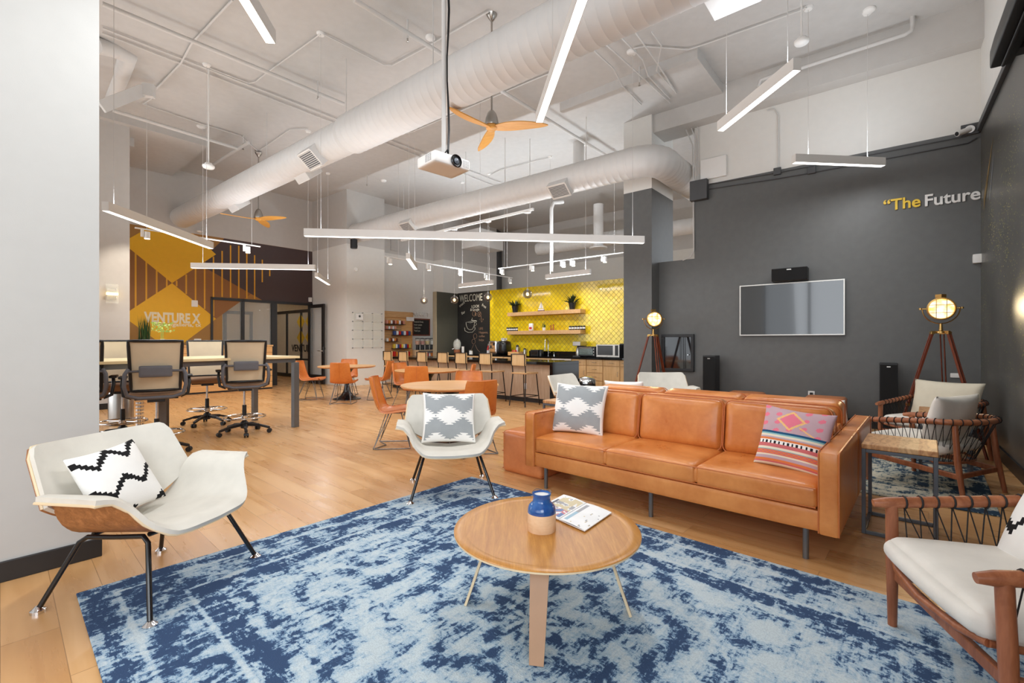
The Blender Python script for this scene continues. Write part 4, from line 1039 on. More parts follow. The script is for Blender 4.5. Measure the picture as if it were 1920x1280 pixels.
def sled_chair(label, loc, rz, proto=None, red=False):
    if proto: return dup(proto, loc, rz, label, 'tan leather bucket chairs on wire sled legs')
    t = thing('dining_chair', label, 'chair', loc, rz, 'tan leather bucket chairs on wire sled legs')
    m = MB(); m.sheet(bucket, 16, 26, .026, 1); b = m.build('leather_seat', M['leatherred'], t, smooth=70)
    m = MB(); m.tube([Vector(bucket(0, j/20)) for j in range(21)] + [Vector(bucket(i/8, 1)) for i in range(1, 8)] + [Vector(bucket(1, 1-j/20)) for j in range(21)], .0055, 6)
    m.tube([Vector(bucket(.5, .5 + j/24)) + Vector((0, .027, -.004)) for j in range(13)], .0025, 5); m.build('seam', M['seam'], b)
    for s in (-1, 1):
        m = MB(); m.tube([(.15*s, -.08, .425), (.205*s, -.19, .03), (.21*s, -.195, .008), (.215*s, -.14, .006), (.225*s, .20, .006), (.22*s, .235, .012), (.205*s, .22, .04), (.16*s, .06, .415), (.13*s, .0, .42)], .0058, 8)
        m.tube([(.13*s, -.12, .425), (.205*s, -.19, .03)], .005, 6); m.tube([(.12*s, .1, .42), (.205*s, .22, .04)], .005, 6)
        m.build('wire_leg', M['gun'], t)
    m = MB(); m.tube([(-.22, .235, .008), (0, .12, .008), (.22, .235, .008)], .0055, 8); m.build('floor_wire', M['gun'], t)
    m = MB(); m.bar((-.15, -.03, .418), (.15, -.03, .418), .12, .008); m.build('seat_plate', M['blackm'], t)
    return t
dc = sled_chair('tan leather chair, back to the camera, in front of the left bistro table', (-3.50, 9.62, 0), math.radians(182))
for lab, p, a in (('tan leather chair at the left side of the left bistro table, seen from the side', (-4.47, 10.3), 92), ('tan leather chair at the right side of the left bistro table', (-2.95, 10.25), -94),
    ('tan leather chair behind the left bistro table, only its back top showing', (-3.95, 11.0), 4), ('tan leather chair left of the nearest bistro table, seen from the side', (-1.43, 5.70), 96),
    ('tan leather chair right of the nearest bistro table, its back turned to the camera', (-.47, 5.33), 222 - 10), ('tan leather chair behind the nearest bistro table, facing the camera', (-.64, 6.42), -4),
    ('tan leather chair with its back to the camera, in front of the middle bistro table', (-1.70, 8.26), 190), ('tan leather chair at the far left of the middle bistro table', (-2.06, 9.2), 59),
    ('tan leather chair at the right of the middle bistro table, seen from the side', (-1.0, 8.75), -88)):
    sled_chair(lab, (p[0], p[1], 0), math.radians(a), dc)

# ---- block wall: speaker, thermostat, directory panel
q = at(663.5, 457, 12.9); t = thing('wall_speaker', 'black cylindrical speaker mounted high on the corner of the white block', 'speaker', q)
m = MB(); m.lathe([(0, -.13), (.08, -.13), (.095, -.12), (.095, .12), (.08, .13), (0, .13)], n=28); m.build('speaker_body', M['black'], t, smooth=50); m = MB(); m.bar((0, .06, 0), (-.02, .3, 0), .05); m.build('bracket', M['black'], t, smooth=0)
dN = (N2 - N1).normalized(); aN = math.atan2(dN.y, dN.x); nN = Vector((dN.y, -dN.x, 0))
q = hitp(667, 505, N1, dN); m = MB(); m.lathe([(0, -.03), (.05, -.03), (.06, -.02), (.06, 0), (0, 0)], ax='y', n=24); o = m.build('sensor_disc', M['white'], loc=q, rotz=aN); tag(o, 'round white sensor on the white block wall above the clear panels', 'sensor')
a0 = hitp(655, 585, N1, dN); t = thing('directory_board', 'clear acrylic directory panels on silver standoffs on the white block wall', 'wall directory', hitp(660.5, 652, N1, dN), aN)
wB = (hitp(715, 600, N1, dN) - hitp(660.5, 600, N1, dN)).length; hB = (652-587)/F*13.6; nc, nr = 3, 4
for i in range(nc):
    for j in range(nr):
        m = MB(); m.box(wB*i/nc + .01, wB*(i+1)/nc - .01, -.035, -.03, hB*j/nr + .01, hB*(j+1)/nr - .01); m.build('acrylic_panel', M['acrylic'], t, smooth=0)
for i in range(nc+1):
    for j in range(nr+1):
        m = MB(); m.cyl((wB*i/nc, 0, hB*j/nr), (wB*i/nc, -.045, hB*j/nr), .012, n=12); m.build('standoff', M['gun'], t)
m = MB(); m.box(.10, .32, -.045, -.04, hB*.80, hB*.97); s_ = m.build('notice_card', M['paper'], t, smooth=0)
m = MB(); m.lathe([(.02, -.047), (.035, -.047)], (.21, 0, hB*.90), 16, 'y'); m.build('printed_mark', M['gun'], s_)
# storefront side: small door hardware plate and white sensor
q = hitp(590, 640 + 13, M1 - A*0 , (N1-M1).normalized()); 
q = at(610, 653.5, 13.8); m = MB(); m.box(-.012, .012, -.01, .01, -.03, .03); 
q = hitp(609.5, 653.5, M1, (N1 - M1).normalized()); o = m.build('key_switch', M['black'], loc=q - Vector((0, .012, 0)), rotz=math.atan2((N1-M1).y, (N1-M1).x), smooth=0); tag(o, 'tiny black switch on the white wall beside the open glass door', 'switch')
q = hitp(583, 562, M1, A); m = MB(); m.cushion((0, -.05, 0), (.09, .08, .14), r=.01, n=3); o = m.build('alarm_sensor', M['white'], loc=q - A*.05, rotz=AA); tag(o, 'small white sensor above the open glass door in the corner', 'sensor')
# ================================================================== bar, kitchen, market
K0 = Vector((.80, 9.11, 0))
t = thing('bar_counter', 'long bar island with black stone top and grey oak front panel', 'bar', K0, AA)   # local x along A (depth), y along B (length)
m = MB(); m.box(0, .97, 0, 5.7, .81, .87); m.build('countertop', M['stone'], t, smooth=0, bevel=.002)
m = MB(); m.box(0, .97, 0, .07, 0, .81); m.build('end_panel', M['stone'], t, smooth=0, bevel=.002)
m = MB(); m.box(.15, .17, .07, 5.6, .10, .81); m.build('front_panel', M['greywood'], t, smooth=0)
m = MB(); m.box(.17, .95, .07, 5.6, .10, .81); m.build('carcass', M['greywood'], t, smooth=0)
m = MB(); m.box(.22, .9, .07, 5.6, 0, .10); m.build('plinth', M['base'], t, smooth=0)
q, tt = hit(984, K0 + A*.15, B); m = MB(); m.box(.142, .15, tt - .035, tt + .035, .28, .40); m.build('power_outlet', M['white'], t, smooth=0, bevel=.003)

def stool(label, loc, rz, proto=None):
    if proto: return dup(proto, loc, rz, label, 'wood and steel bar stools along the bar')
    t = thing('bar_stool', label, 'bar stool', loc, rz, 'wood and steel bar stools along the bar')   # back at +y
    for s in (-1, 1):
        m = MB(); m.tube([(.20*s, .24, 0), (.165*s, .175, .63), (.165*s, .215, 1.02)], .011, 8); m.build('back_leg', M['blackm'], t)
        m = MB(); m.tube([(.20*s, -.23, 0), (.165*s, -.17, .63)], .011, 8); m.build('front_leg', M['blackm'], t)
    m = MB(); z = .19; pts = [(-.19, -.215, z), (.19, -.215, z), (.19, .225, z), (-.19, .225, z)]; m.tube(pts, .0085, 8, closed=True); m.build('foot_rail', M['blackm'], t, smooth=60)
    m = MB(); m.cushion((0, 0, .65), (.40, .39, .035), r=.012, n=6); m.build('seat', M['oakh'], t, smooth=40)
    m = MB(); m.cushion((0, .197, .92), (.37, .028, .235), r=.01, n=4); m.build('backrest', M['oak'], t, smooth=40)
    m = MB(); m.tube([(-.17, .213, .80), (-.17, .222, 1.03), (.17, .222, 1.03), (.17, .213, .80)], .01, 6); m.build('back_frame', M['blackm'], t)
    return t
ords = ['nearest', 'second', 'third', 'fourth', 'fifth', 'sixth', 'seventh']
P0s = Vector((.235, 9.30, 0)); st = None
for k, (px, off) in enumerate(((972, 0), (910, 0), (864, 0), (830, 0), (791, 0), (756, 0), (727, 0))):
    q, _ = hit(px, P0s - A*.2, B); p = q + A*.2
    lab = 'bar stool nearest the camera, at the right end of the black-topped bar' if k == 0 else f'bar stool standing {ords[k]} from the right end of the bar'
    s_ = stool(lab, (p.x, p.y, 0), AA - math.pi/2 + math.pi, st); st = st or s_

# ---- back counter
KC = Vector((1.195, 11.5, 0))
def ky(px, off=0): return hit(px, KC + A*off, B)[1]
t = thing('kitchen_counter', 'black stone counter with upstand along the yellow tiled wall', 'counter', KC, AA)
m = MB(); m.box(-.02, .60, -1.7, 4.22, .86, .90); m.build('countertop', M['stone'], t, smooth=0)
m = MB(); m.box(.575, .60, -1.7, 4.2, .90, 1.02); m.build('backsplash', M['stone'], t, smooth=0)
def cabinet(label, y0, y1, kind):
    t = thing('base_cabinet', label, 'cabinet', KC + B*y0, AA, 'light oak base cabinets'); w_ = y1 - y0
    m = MB(); m.box(.02, .56, 0, w_, .1, .86); m.build('cabinet_body', M['oak'], t, smooth=0)
    m = MB(); m.box(.06, .5, 0, w_, 0, .1); m.build('toe_kick', M['base'], t, smooth=0)
    rows = {'d': [('door', .12, .70), ('drawer', .715, .85)], 's': [('drawer', .12, .345), ('drawer', .36, .53), ('drawer', .545, .70), ('drawer', .715, .85)]}[kind]
    for nm, a, b in rows:
        m = MB(); m.box(0, .02, .006, w_-.006, a, b); d = m.build(nm, M['oak'], t, smooth=0, bevel=.0015)
        zc = (a+b)/2 if nm == 'drawer' else b - .12
        m = MB()
        if nm == 'drawer': m.tube([(0, w_/2-.05, zc), (-.03, w_/2-.05, zc), (-.03, w_/2+.05, zc), (0, w_/2+.05, zc)], .004, 6)
        else: m.tube([(0, .05, zc), (-.03, .05, zc), (-.03, .05, zc-.1), (0, .05, zc-.1)], .004, 6)
        m.build('handle', M['steel'], d)
edges = [ky(1180), ky(1162), ky(1130), ky(1099), ky(1071)]
cabinet('narrow oak cabinet at the pillar, under the microwave end of the counter', edges[0], edges[1], 'd')
cabinet('oak cabinet with a drawer over a door, below the microwave', edges[1], edges[2], 'd')
cabinet('oak cabinet with a stack of drawers, below the toaster oven', edges[2], edges[3], 's')
cabinet('oak cabinet between the drawers and the dishwasher', edges[3], edges[4], 'd')
dw0, dw1 = edges[4], edges[4] + .6
t = thing('dishwasher', 'white dishwasher front between the oak cabinets', 'dishwasher', KC + B*dw0, AA)
m = MB(); m.box(0, .56, .005, .595, .1, .86); m.build('door_panel', M['white'], t, smooth=0, bevel=.004); m = MB(); m.box(-.006, 0, .2, .36, .78, .82); m.build('control_panel', M['black'], t, smooth=0)
yy = dw1; labs = ['oak cabinet beside the dishwasher, partly behind the bar', 'oak cabinet below the metal flasks on the back counter', 'oak cabinet below the wooden crate on the back counter', 'oak cabinet below the espresso machine', 'oak cabinet at the far left end of the back counter']
wds = (4.2 - yy) / 5
for k in range(5): cabinet(labs[k], yy + wds*k, yy + wds*(k+1), 'd')

# ---- floating shelves and what stands on them
SH = T0 - A*.26
def sh(px, off=.12): q, _ = hit(px, SH + A*off, B); return q
sa, sb = hit(1088, SH, B)[0], hit(948, SH, B)[0]; Ls = (sb - sa).length
for z, lab in ((1.995, 'upper floating oak shelf on the yellow tiles, with two plants'), (1.475, 'lower floating oak shelf on the yellow tiles, with canisters')):
    m = MB(); m.box(0, .255, 0, Ls, z, z + .10); o = m.build('wall_shelf', M['oakh'], loc=(sa.x, sa.y, 0), rotz=AA, smooth=0, bevel=.003); tag(o, lab, 'shelf', 'floating oak shelves')
rnd = random.Random(11)
def agave(label, p):
    t = thing('potted_plant', label, 'plant', p, 0, 'dark leafy plants on the upper shelf')
    m = MB(); m.lathe([(0, 0), (.065, 0), (.10, .18), (.095, .18), (.09, .16), (0, .16)], n=24); m.build('pot', M['black'], t, smooth=50)
    m = MB()
    for k in range(34):
        a = rnd.uniform(0, 6.28); el = rnd.uniform(.25, 1.25); L = rnd.uniform(.24, .34); d = Vector((math.cos(a)*math.cos(el), math.sin(a)*math.cos(el), math.sin(el))); s_ = Vector((-math.sin(a), math.cos(a), 0)) * .022
        p0 = Vector((0, 0, .15)); p1 = p0 + d*L*.5; p2 = p0 + d*L - Vector((0, 0, .05*math.cos(el))); p1 = p1 - A*max(0, p1.dot(A) - .09); p2 = p2 - A*max(0, p2.dot(A) - .115)
        m.add([p0 - s_*.4, p0 + s_*.4, p1 + s_, p2, p1 - s_], [(0, 1, 2, 3, 4)])
    m.build('leaves', M['leafdark'], t, smooth=0)
for px, lab in ((966, 'dark spiky plant in a black pot at the left of the upper shelf'), (1073, 'dark spiky plant in a black pot at the right of the upper shelf')):
    q = sh(px); agave(lab, (q.x, q.y, 2.095))
q = sh(1015); t = thing('model_sailboat', 'small model sailboat ornament in the middle of the upper shelf', 'ornament', (q.x, q.y, 2.095), AB)
m = MB(); m.box(-.10, .10, -.03, .03, 0, .022); m.build('stand', M['mahog'], t, smooth=0)
m = MB(); m.prism([(-.09, -.02), (.09, -.02), (.11, 0), (.09, .02), (-.09, .02)], .025, .06); m.build('hull', M['white'], t, smooth=0)
m = MB(); m.cyl((0, 0, .05), (0, 0, .27), .004, n=8); m.build('mast', M['mahog'], t)
for pts in (((.008, .08), (.09, .08), (.008, .25)), ((-.008, .08), (-.07, .08), (-.008, .22))):
    m = MB(); m.add([(x, -.002, z) for x, z in pts] + [(x, .002, z) for x, z in pts], [(0, 1, 2), (5, 4, 3), (0, 3, 4, 1), (1, 4, 5, 2), (2, 5, 3, 0)]); m.build('sail', M['white'], t, smooth=0)
zl = 1.575
def canister(label, p, group):
    m = MB(); m.lathe([(0, 0), (.034, 0), (.034, .095), (.028, .105), (0, .105)], n=20)
    m2 = MB()
    t = thing('canister', label, 'canister', p, 0, group); m.build('tin', M['black'], t, smooth=50)
    m2.lathe([(.0345, .03), (.0345, .065)], n=20); m2.v = [v for v in m2.v]; m2.build('paper_label', M['paper'], t, smooth=50)
for base, n_, g in ((952, 5, 'black canisters at the left of the lower shelf'), (1069, 6, 'black canisters at the right of the lower shelf')):
    q0 = sh(base); 
    for k in range(n_):
        q = q0 - B*(.082*k); canister(['first', 'second', 'third', 'fourth', 'fifth', 'sixth'][n_-1-k] + ' canister from the left in the ' + ('left' if base < 1000 else 'right') + ' row on the lower shelf', (q.x, q.y, zl), g)
q = sh(996); t = thing('coffee_bag', 'white coffee bag with a red label on the lower shelf', 'bag', (q.x, q.y, zl), AB)
m = MB(); m.cushion((0, 0, .10), (.13, .07, .20), r=.02, n=6); m.build('bag_body', M['paper'], t); m = MB(); m.box(-.045, .045, -.037, .037, .04, .10); m.build('printed_label', M['red'], t, smooth=0)
q = sh(1020); t = thing('potted_cactus', 'small green cactus in a white pot on the lower shelf', 'plant', (q.x, q.y, zl))
m = MB(); m.lathe([(0, 0), (.04, 0), (.045, .08), (.04, .08), (0, .07)], n=20); m.build('pot', M['white'], t)
m = MB()
for a, b, h in ((0, 0, .24), (.025, .01, .18), (-.025, 0, .2), (.01, -.02, .15)): m.tube([(a, b, .06), (a*1.3, b*1.3, .06 + (h-.06)*.5), (a*1.5, b*1.5, h)], [.009, .011, .004], 8)
m.build('stems', M['leaf'], t)
for px, h in ((1033, .15), (1037.5, .17)):
    q = sh(px); m = MB(); m.lathe([(0, 0), (.024, 0), (.022, .03), (.012, h*.5), (.02, h*.72), (.014, h*.82), (.018, h*.93), (0, h)], n=20); o = m.build('pepper_mill', wood('mill_wood', (150, 74, 30), (196, 116, 60)) if px == 1033 else bpy.data.materials['mill_wood'], loc=(q.x, q.y, zl))
    tag(o, 'shorter turned wooden mill on the lower shelf' if px == 1033 else 'taller turned wooden mill on the lower shelf', 'pepper mill', 'turned wooden mills')

# ---- things on the back counter (local frame: x along A = depth, y along B)
def kc(px, off=.3): q, _ = hit(px, KC + A*off, B); return Vector((q.x, q.y, .90))
# microwave
y0, y1 = ky(1161, .12), ky(1117, .12); t = thing('microwave', 'steel microwave oven at the right end of the back counter', 'microwave', KC + B*y0 + A*.12 + Vector((0, 0, .90)), AA); w_ = y1 - y0
m = MB(); m.box(.015, .40, 0, w_, .01, .31); m.build('casing', M['black'], t, smooth=0, bevel=.004)
m = MB(); m.box(0, .018, 0, w_, .012, .308); m.build('front_frame', M['steel'], t, smooth=0, bevel=.003)
m = MB(); m.box(-.003, 0, w_*.27, w_*.94, .06, .285); m.build('door_window', M['blackm'], t, smooth=0)
m = MB(); m.box(-.003, 0, w_*.04, w_*.18, .05, .29); m.build('control_panel', M['black'], t, smooth=0)
m = MB(); m.cyl((.0, w_*.5, .035), (-.006, w_*.5, .035), .01); m.build('badge', M['chrome'], t)
t = thing('tray_rack', 'black panel leaning between the microwave and the pillar', 'panel', kc(1171, .35), AA); m = MB(); m.box(0, .2, -.35, .12, 0, .33); m.build('panel', M['black'], t, smooth=0)
# toaster oven
y0, y1 = ky(1115.5, .1), ky(1084, .1); w_ = y1 - y0; t = thing('toaster_oven', 'black and steel toaster oven beside the microwave', 'toaster oven', KC + B*y0 + A*.1 + Vector((0, 0, .90)), AA)
m = MB(); m.box(0, .33, 0, w_, .02, .26); m.build('casing', M['black'], t, smooth=0, bevel=.01)
m = MB(); m.box(-.01, 0, w_*.12, w_*.95, .06, .21); m.build('glass_door', plain('oven_glass', (96, 112, 108), .1), t, smooth=0)
m = MB(); m.tube([(-.01, w_*.15, .225), (-.035, w_*.15, .225), (-.035, w_*.92, .225), (-.01, w_*.92, .225)], .007, 8); m.build('door_handle', M['chrome'], t)
for zz in (.1, .135, .17): m = MB(); m.cyl((-.014, w_*.14, zz), (-.014, w_*.93, zz), .002, n=6); m.build('wire_rack', M['chrome'], t)
for q_ in (.06, .13, .2): m = MB(); m.cyl((0, w_*.06, q_), (-.02, w_*.06, q_), .013, n=14); m.build('knob', M['steel'], t)
# coffee maker with flask
t = thing('coffee_maker', 'steel and black coffee maker with a flask, left of the toaster oven', 'coffee maker', kc(1080, .22), AA)
m = MB(); m.box(0, .3, -.12, .09, 0, .03); m.build('base', M['black'], t, smooth=0); m = MB(); m.box(.18, .3, -.12, .09, .03, .3); m.build('water_tank', M['black'], t, smooth=0); m = MB(); m.box(-.01, .3, -.125, .095, .27, .38); m.build('brew_head', M['steel'], t, smooth=0, bevel=.01)
m = MB(); m.lathe([(0, .03), (.06, .03), (.065, .1), (.045, .19), (.035, .22), (0, .225)], (.08, -.01, 0), n=24); m.build('flask', M['steel'], t, smooth=60)
# faucet and soap pump
q = kc(1028, .48); t = thing('kitchen_faucet', 'tall chrome spring faucet at the sink', 'faucet', q, AA)
m = MB(); m.tube([(0, 0, 0), (0, 0, .30)], .014, 12); m.build('riser', M['chrome'], t)
m = MB(); m.tube([(0, 0, .28), (0, 0, .36), (-.02, 0, .42), (-.06, 0, .455), (-.11, 0, .44), (-.14, 0, .40), (-.145, 0, .33), (-.145, 0, .22)], [.012 + .003*(i % 2) for i in range(8)], 12); m.build('spring_arm', M['chrome'], t, smooth=60)
m = MB(); m.tube([(-.145, 0, .24), (-.145, 0, .14)], [.014, .02], 12); m.build('spray_head', M['steel'], t); m = MB(); m.tube([(0, 0, .07), (0, -.07, .09)], .007, 8); m.build('lever', M['chrome'], t)
q = kc(1039, .45); t = thing('soap_dispenser', 'small chrome soap dispenser right of the faucet', 'soap dispenser', q, AA); m = MB(); m.lathe([(0, 0), (.018, 0), (.016, .04), (.006, .05), (.006, .09), (0, .09)], n=16); m.build('pump', M['chrome'], t); m = MB(); m.tube([(0, 0, .085), (-.05, 0, .08)], .005, 8); m.build('spout', M['chrome'], t)
# flasks, tray, box
for px, h, lab in ((970, .29, 'tall steel thermal carafe with a black lid and handle, in the wooden crate'), (984, .20, 'shorter steel carafe with a black lid on the back counter'), (1014, .17, 'slim black flask on the back counter, next to the faucet')):
    q = kc(px, .28); t = thing('thermal_carafe', lab, 'carafe', q, AA); r = .045 if h < .28 else .05
    m = MB(); m.lathe([(0, 0), (r, 0), (r, h*.72), (r*.8, h*.8), (0, h*.8)], n=24); m.build('flask_body', M['steel'] if px != 1014 else M['blackm'], t, smooth=50)
    m = MB(); m.lathe([(0, h*.8), (r*.85, h*.8), (r*.8, h*.93), (r*.4, h), (0, h)], n=24); m.build('lid', M['black'], t, smooth=50)
    m = MB(); m.tube([(0, -r*.9, h*.85), (0, -r*1.7, h*.8), (0, -r*1.7, h*.4), (0, -r, h*.3)], .008, 8); m.build('handle', M['black'], t)
y0 = ky(1009, .22); t = thing('condiment_box', 'low black box organiser on the back counter', 'box', KC + B*y0 + A*.22 + Vector((0, 0, .9)), AA); m = MB(); m.box(0, .25, 0, .26, 0, .16); m.build('box_body', M['black'], t, smooth=0, bevel=.006); m = MB(); m.box(-.004, 0, .03, .23, .03, .12); m.build('front_panel', M['blackm'], t, smooth=0)
y0 = ky(974, .12); t = thing('wooden_crate', 'shallow wooden crate of supplies on the back counter', 'crate', KC + B*y0 + A*.08 + Vector((0, 0, .9)), AA)
for bx in ((0, .3, 0, .38, 0, .012), (0, .012, 0, .38, 0, .10), (.288, .3, 0, .38, 0, .10), (.012, .288, 0, .012, 0, .10), (.012, .288, .368, .38, 0, .10)): m = MB(); m.box(*bx); m.build('crate_board', M['pine'], t, smooth=0)
q = kc(966, .2); 
for k, (dx, mt) in enumerate(((0, 'red'), (.05, 'orange'), (.1, 'red'))):
    m = MB(); m.cushion((0, 0, .07), (.05, .035, .13), r=.012, n=3); p = q - B*(.02 - dx) ; o = m.build('snack_packet', M[mt], loc=(p.x, p.y, .915)); tag(o, ['left red', 'middle orange', 'right red'][k] + ' packet standing in the wooden crate', 'packet', 'packets in the wooden crate')
# espresso machine and grinder
q = kc(931, .25); t = thing('espresso_machine', 'chrome and black espresso machine in front of the yellow tiles', 'espresso machine', q, AA)
m = MB(); m.cushion((.0, 0, .20), (.36, .30, .40), r=.03, n=6); m.build('body', M['chrome'], t, smooth=50)
m = MB(); m.box(-.2, .12, -.15, .15, 0, .05); m.build('drip_tray', M['black'], t, smooth=0, bevel=.004)
m = MB(); m.cyl((-.16, .05, .27), (-.16, .05, .20), .035); m.build('group_head', M['black'], t); m = MB(); m.tube([(-.16, .05, .20), (-.28, .05, .19)], .01, 8); m.build('portafilter_handle', M['black'], t)
for zz in (.33, .29): m = MB(); m.cyl((-.18, -.06, zz), (-.2, -.06, zz), .022); m.build('dial', M['black'], t)
q = kc(945, .3); t = thing('coffee_grinder', 'round black coffee brewer with white cups on top', 'coffee brewer', q, AA)
m = MB(); m.cushion((0, 0, .20), (.36, .34, .40), r=.10, n=8); m.build('body', M['blackm'], t, smooth=60); m = MB(); m.lathe([(0, .40), (.1, .40), (.1, .415), (0, .415)], n=24); m.build('cup_warmer', M['chrome'], t)
for k, (a, b) in enumerate(((-.06, -.05), (.03, -.06), (-.02, .05), (.07, .04))):
    m = MB(); m.lathe([(0, 0), (.02, 0), (.032, .06), (.029, .06), (.018, .006), (0, .006)], n=16); p = q + A*a + B*b; o = m.build('coffee_cup', M['white'], loc=(p.x, p.y, .90 + .416)); tag(o, ['left front', 'right front', 'left rear', 'right rear'][k] + ' white cup on top of the black coffee brewer', 'cup', 'cups on the coffee brewer')
q = kc(915.5, .2); t = thing('syrup_bottle', 'red syrup bottle with pump on the counter by the chalkboard', 'bottle', q); m = MB(); m.lathe([(0, 0), (.04, 0), (.04, .17), (.018, .23), (.018, .26), (0, .26)], n=20); m.build('bottle_body', M['red'], t, smooth=50); m = MB(); m.tube([(0, 0, .26), (0, 0, .31), (.04, 0, .31)], .006, 6); m.build('pump', M['white'], t); m = MB(); m.lathe([(.0405, .05), (.0405, .13)], n=20); m.build('paper_label', M['paper'], t)
q = kc(923, .2); m = MB(); m.lathe([(0, 0), (.03, 0), (.033, .2), (.028, .21), (0, .21)], n=20); o = m.build('tumbler', M['gun'], loc=q); tag(o, 'dark metal tumbler between the red bottle and the espresso machine', 'tumbler')
q = kc(883, .3); t = thing('storage_jar', 'white jar with a steel lid on the counter below the chalkboard', 'jar', q); m = MB(); m.lathe([(0, 0), (.055, 0), (.055, .10), (0, .10)], n=24); m.build('jar_body', M['white'], t); m = MB(); m.lathe([(0, .10), (.057, .10), (.057, .12), (0, .125)], n=24); m.build('lid', M['steel'], t)
q = kc(868, .2)
t = thing('cup_stack', 'stack of white paper cups below the chalkboard', 'cups', q); 
for k in range(5): m = MB(); m.lathe([(0, k*.03), (.03, k*.03), (.042, k*.03 + .11), (.039, k*.03 + .11), (.028, k*.03 + .004), (0, k*.03 + .004)], n=20); m.build('paper_cup', M['white'], t, smooth=50)
q = kc(857, .25); t = thing('drink_dispenser', 'glass water dispenser on a wooden base, left end of the counter', 'drink dispenser', q)
m = MB(); m.lathe([(0, 0), (.09, 0), (.10, .13), (0, .13)], n=28); m.build('wood_base', M['teak'], t, smooth=50); m = MB(); m.lathe([(0, .13), (.09, .135), (.12, .22), (.12, .34), (.09, .42), (.06, .43), (.058, .425), (.112, .34), (.112, .22), (.085, .145), (0, .14)], n=32); m.build('glass_body', M['acrylic'], t, smooth=60); m = MB(); m.lathe([(0, .43), (.08, .43), (.07, .455), (.015, .47), (0, .49)], n=28); m.build('lid', M['chrome'], t, smooth=60); m = MB(); m.lathe([(0, .15), (.10, .22), (.10, .30), (0, .30)], n=28); m.build('water', M['glass'], t, smooth=60)
m = MB(); m.tube([(-.1, -.02, .16), (-.14, -.03, .155)], .01, 8); m.build('tap', M['chrome'], t)

# ---- chalk drawings on the chalkboard bay
cb = bpy.data.objects['wall_chalkboard']
chalkm = plain('chalk_white', (198, 196, 182), .9, var=.12); chalkg = plain('chalk_tinted', (148, 116, 92), .9, var=.2)
# local frame of wall_tiled: x along B from T0, y along its left normal; visible face is y = 0 towards the camera
def cbx(px): return hit(px, T0, B)[1]
def cbz(px, py): q = hit(px, T0, B)[0]; return H + (640 - py)/F*q.y
def ctext(s, px, py, size, mat=None, sx=1.0, tilt=0): return text_mesh(s, size, mat or chalkm, 'chalk_lettering', cb, .001, (cbx(px), .003, cbz(px, py)), (math.radians(90), tilt, math.pi), 0, sx)
ctext('WELCOME', 862, 566, .31, sx=.42 * (cbx(862)-cbx(911)) / .72)
ctext('LOOK', 884, 577, .12); ctext('& Google', 882, 583, .12, sx=.8); ctext('it  it', 890, 592, .15, chalkg); ctext('snack', 862, 576, .12, tilt=-.5); ctext('Bar', 866, 590, .12, tilt=-.4); ctext('free', 903, 573, .12, tilt=.5)
for k, s_ in enumerate(('LIFE', 'Happens,', 'coffee', 'helps')): ctext(s_, 898, 618 + k*7, .10, chalkg)
def chalk(pts, r=.006, mat=None):
    m = MB(); m.tube([(cbx(px), .002, cbz(px, py)) for px, py in pts], r, 5); m.build('chalk_drawing', mat or chalkm, cb)
chalk([(874, 604), (874.5, 610), (877, 616), (881, 618), (886, 617), (889, 611), (890, 603), (882, 605), (874, 604), (882, 602.5), (890, 603)])
chalk([(889.5, 605), (893, 604.5), (893.5, 608), (889, 612)]); chalk([(871, 614), (872, 620), (878, 623), (886, 622.5), (891, 617), (890, 613)])
for cx_, cy_ in ((889, 588), (899, 589), (891, 630), (888, 640)):
    chalk([(cx_ + 3.2*math.cos(a/8*math.pi), cy_ + 4.6*math.sin(a/8*math.pi)) for a in range(17)], .005, chalkg)
chalk([(902, 592), (903, 604), (899, 598), (907, 598), (903, 604)], .005, chalkg); chalk([(886, 596), (884, 600), (894, 602)], .012)
chalk([(888, 646), (884, 655), (886, 660)], .005, chalkg); chalk([(891, 646), (895, 655), (900, 660)], .005, chalkg)

# ---- market wall
dK = (K2 - K1).normalized(); aK = math.atan2(dK.y, dK.x); nK = Vector((dK.y, -dK.x, 0))
def mk(px, py, off=0): return hitp(px, py, K1 + nK*off, dK)
a0, a1 = hit(716, K1, dK)[1], hit(771.5, K1, dK)[1]
t = thing('slatwall_display', 'maple slatwall snack display on the market wall', 'display shelf', K1 + dK*a0, aK); w_ = a1 - a0
m = MB(); m.box(0, w_, -.05, 0, .1, 2.24); m.build('back_panel', M['pine'], t, smooth=0)
m = MB(); m.box(0, w_, -.085, -.05, 2.05, 2.24); m.build('header_board', M['oakh'], t, smooth=0)
for k in range(16): m = MB(); m.box(0, w_ - .45, -.062, -.05, .75 + k*.08, .75 + k*.08 + .062); m.build('slat', M['oakh'], t, smooth=0)
m = MB(); m.box(w_ - .28, w_ + .02, -.11, -.085, 1.95, 2.08); m.build('price_sign', M['paper'], t, smooth=0)
ORD = ['first', 'second', 'third', 'fourth', 'fifth', 'sixth', 'seventh', 'eighth', 'ninth', 'tenth', 'eleventh', 'twelfth']; CN = {'red': 'red', 'orange': 'orange', 'pink': 'pink', 'yellowf': 'yellow', 'bluef': 'blue', 'paper': 'white', 'mahog': 'dark brown'}
rnd = random.Random(9); names = ['red', 'orange', 'pink', 'yellowf', 'bluef', 'paper']
rows = ((600, 607, 723, 758, 9, ('pink', 'orange', 'paper', 'mahog'), 'first'), (611, 617, 723, 742, 5, ('pink', 'paper'), 'second'), (620, 628, 737, 769, 7, ('bluef', 'paper', 'red'), 'third'), (634, 640, 724, 745, 6, ('paper', 'orange', 'mahog'), 'fourth'), (645, 653, 737, 769, 9, ('yellowf', 'paper', 'bluef', 'red'), 'fifth'), (659, 668, 737, 768, 8, ('red', 'orange', 'paper', 'red'), 'lowest'))
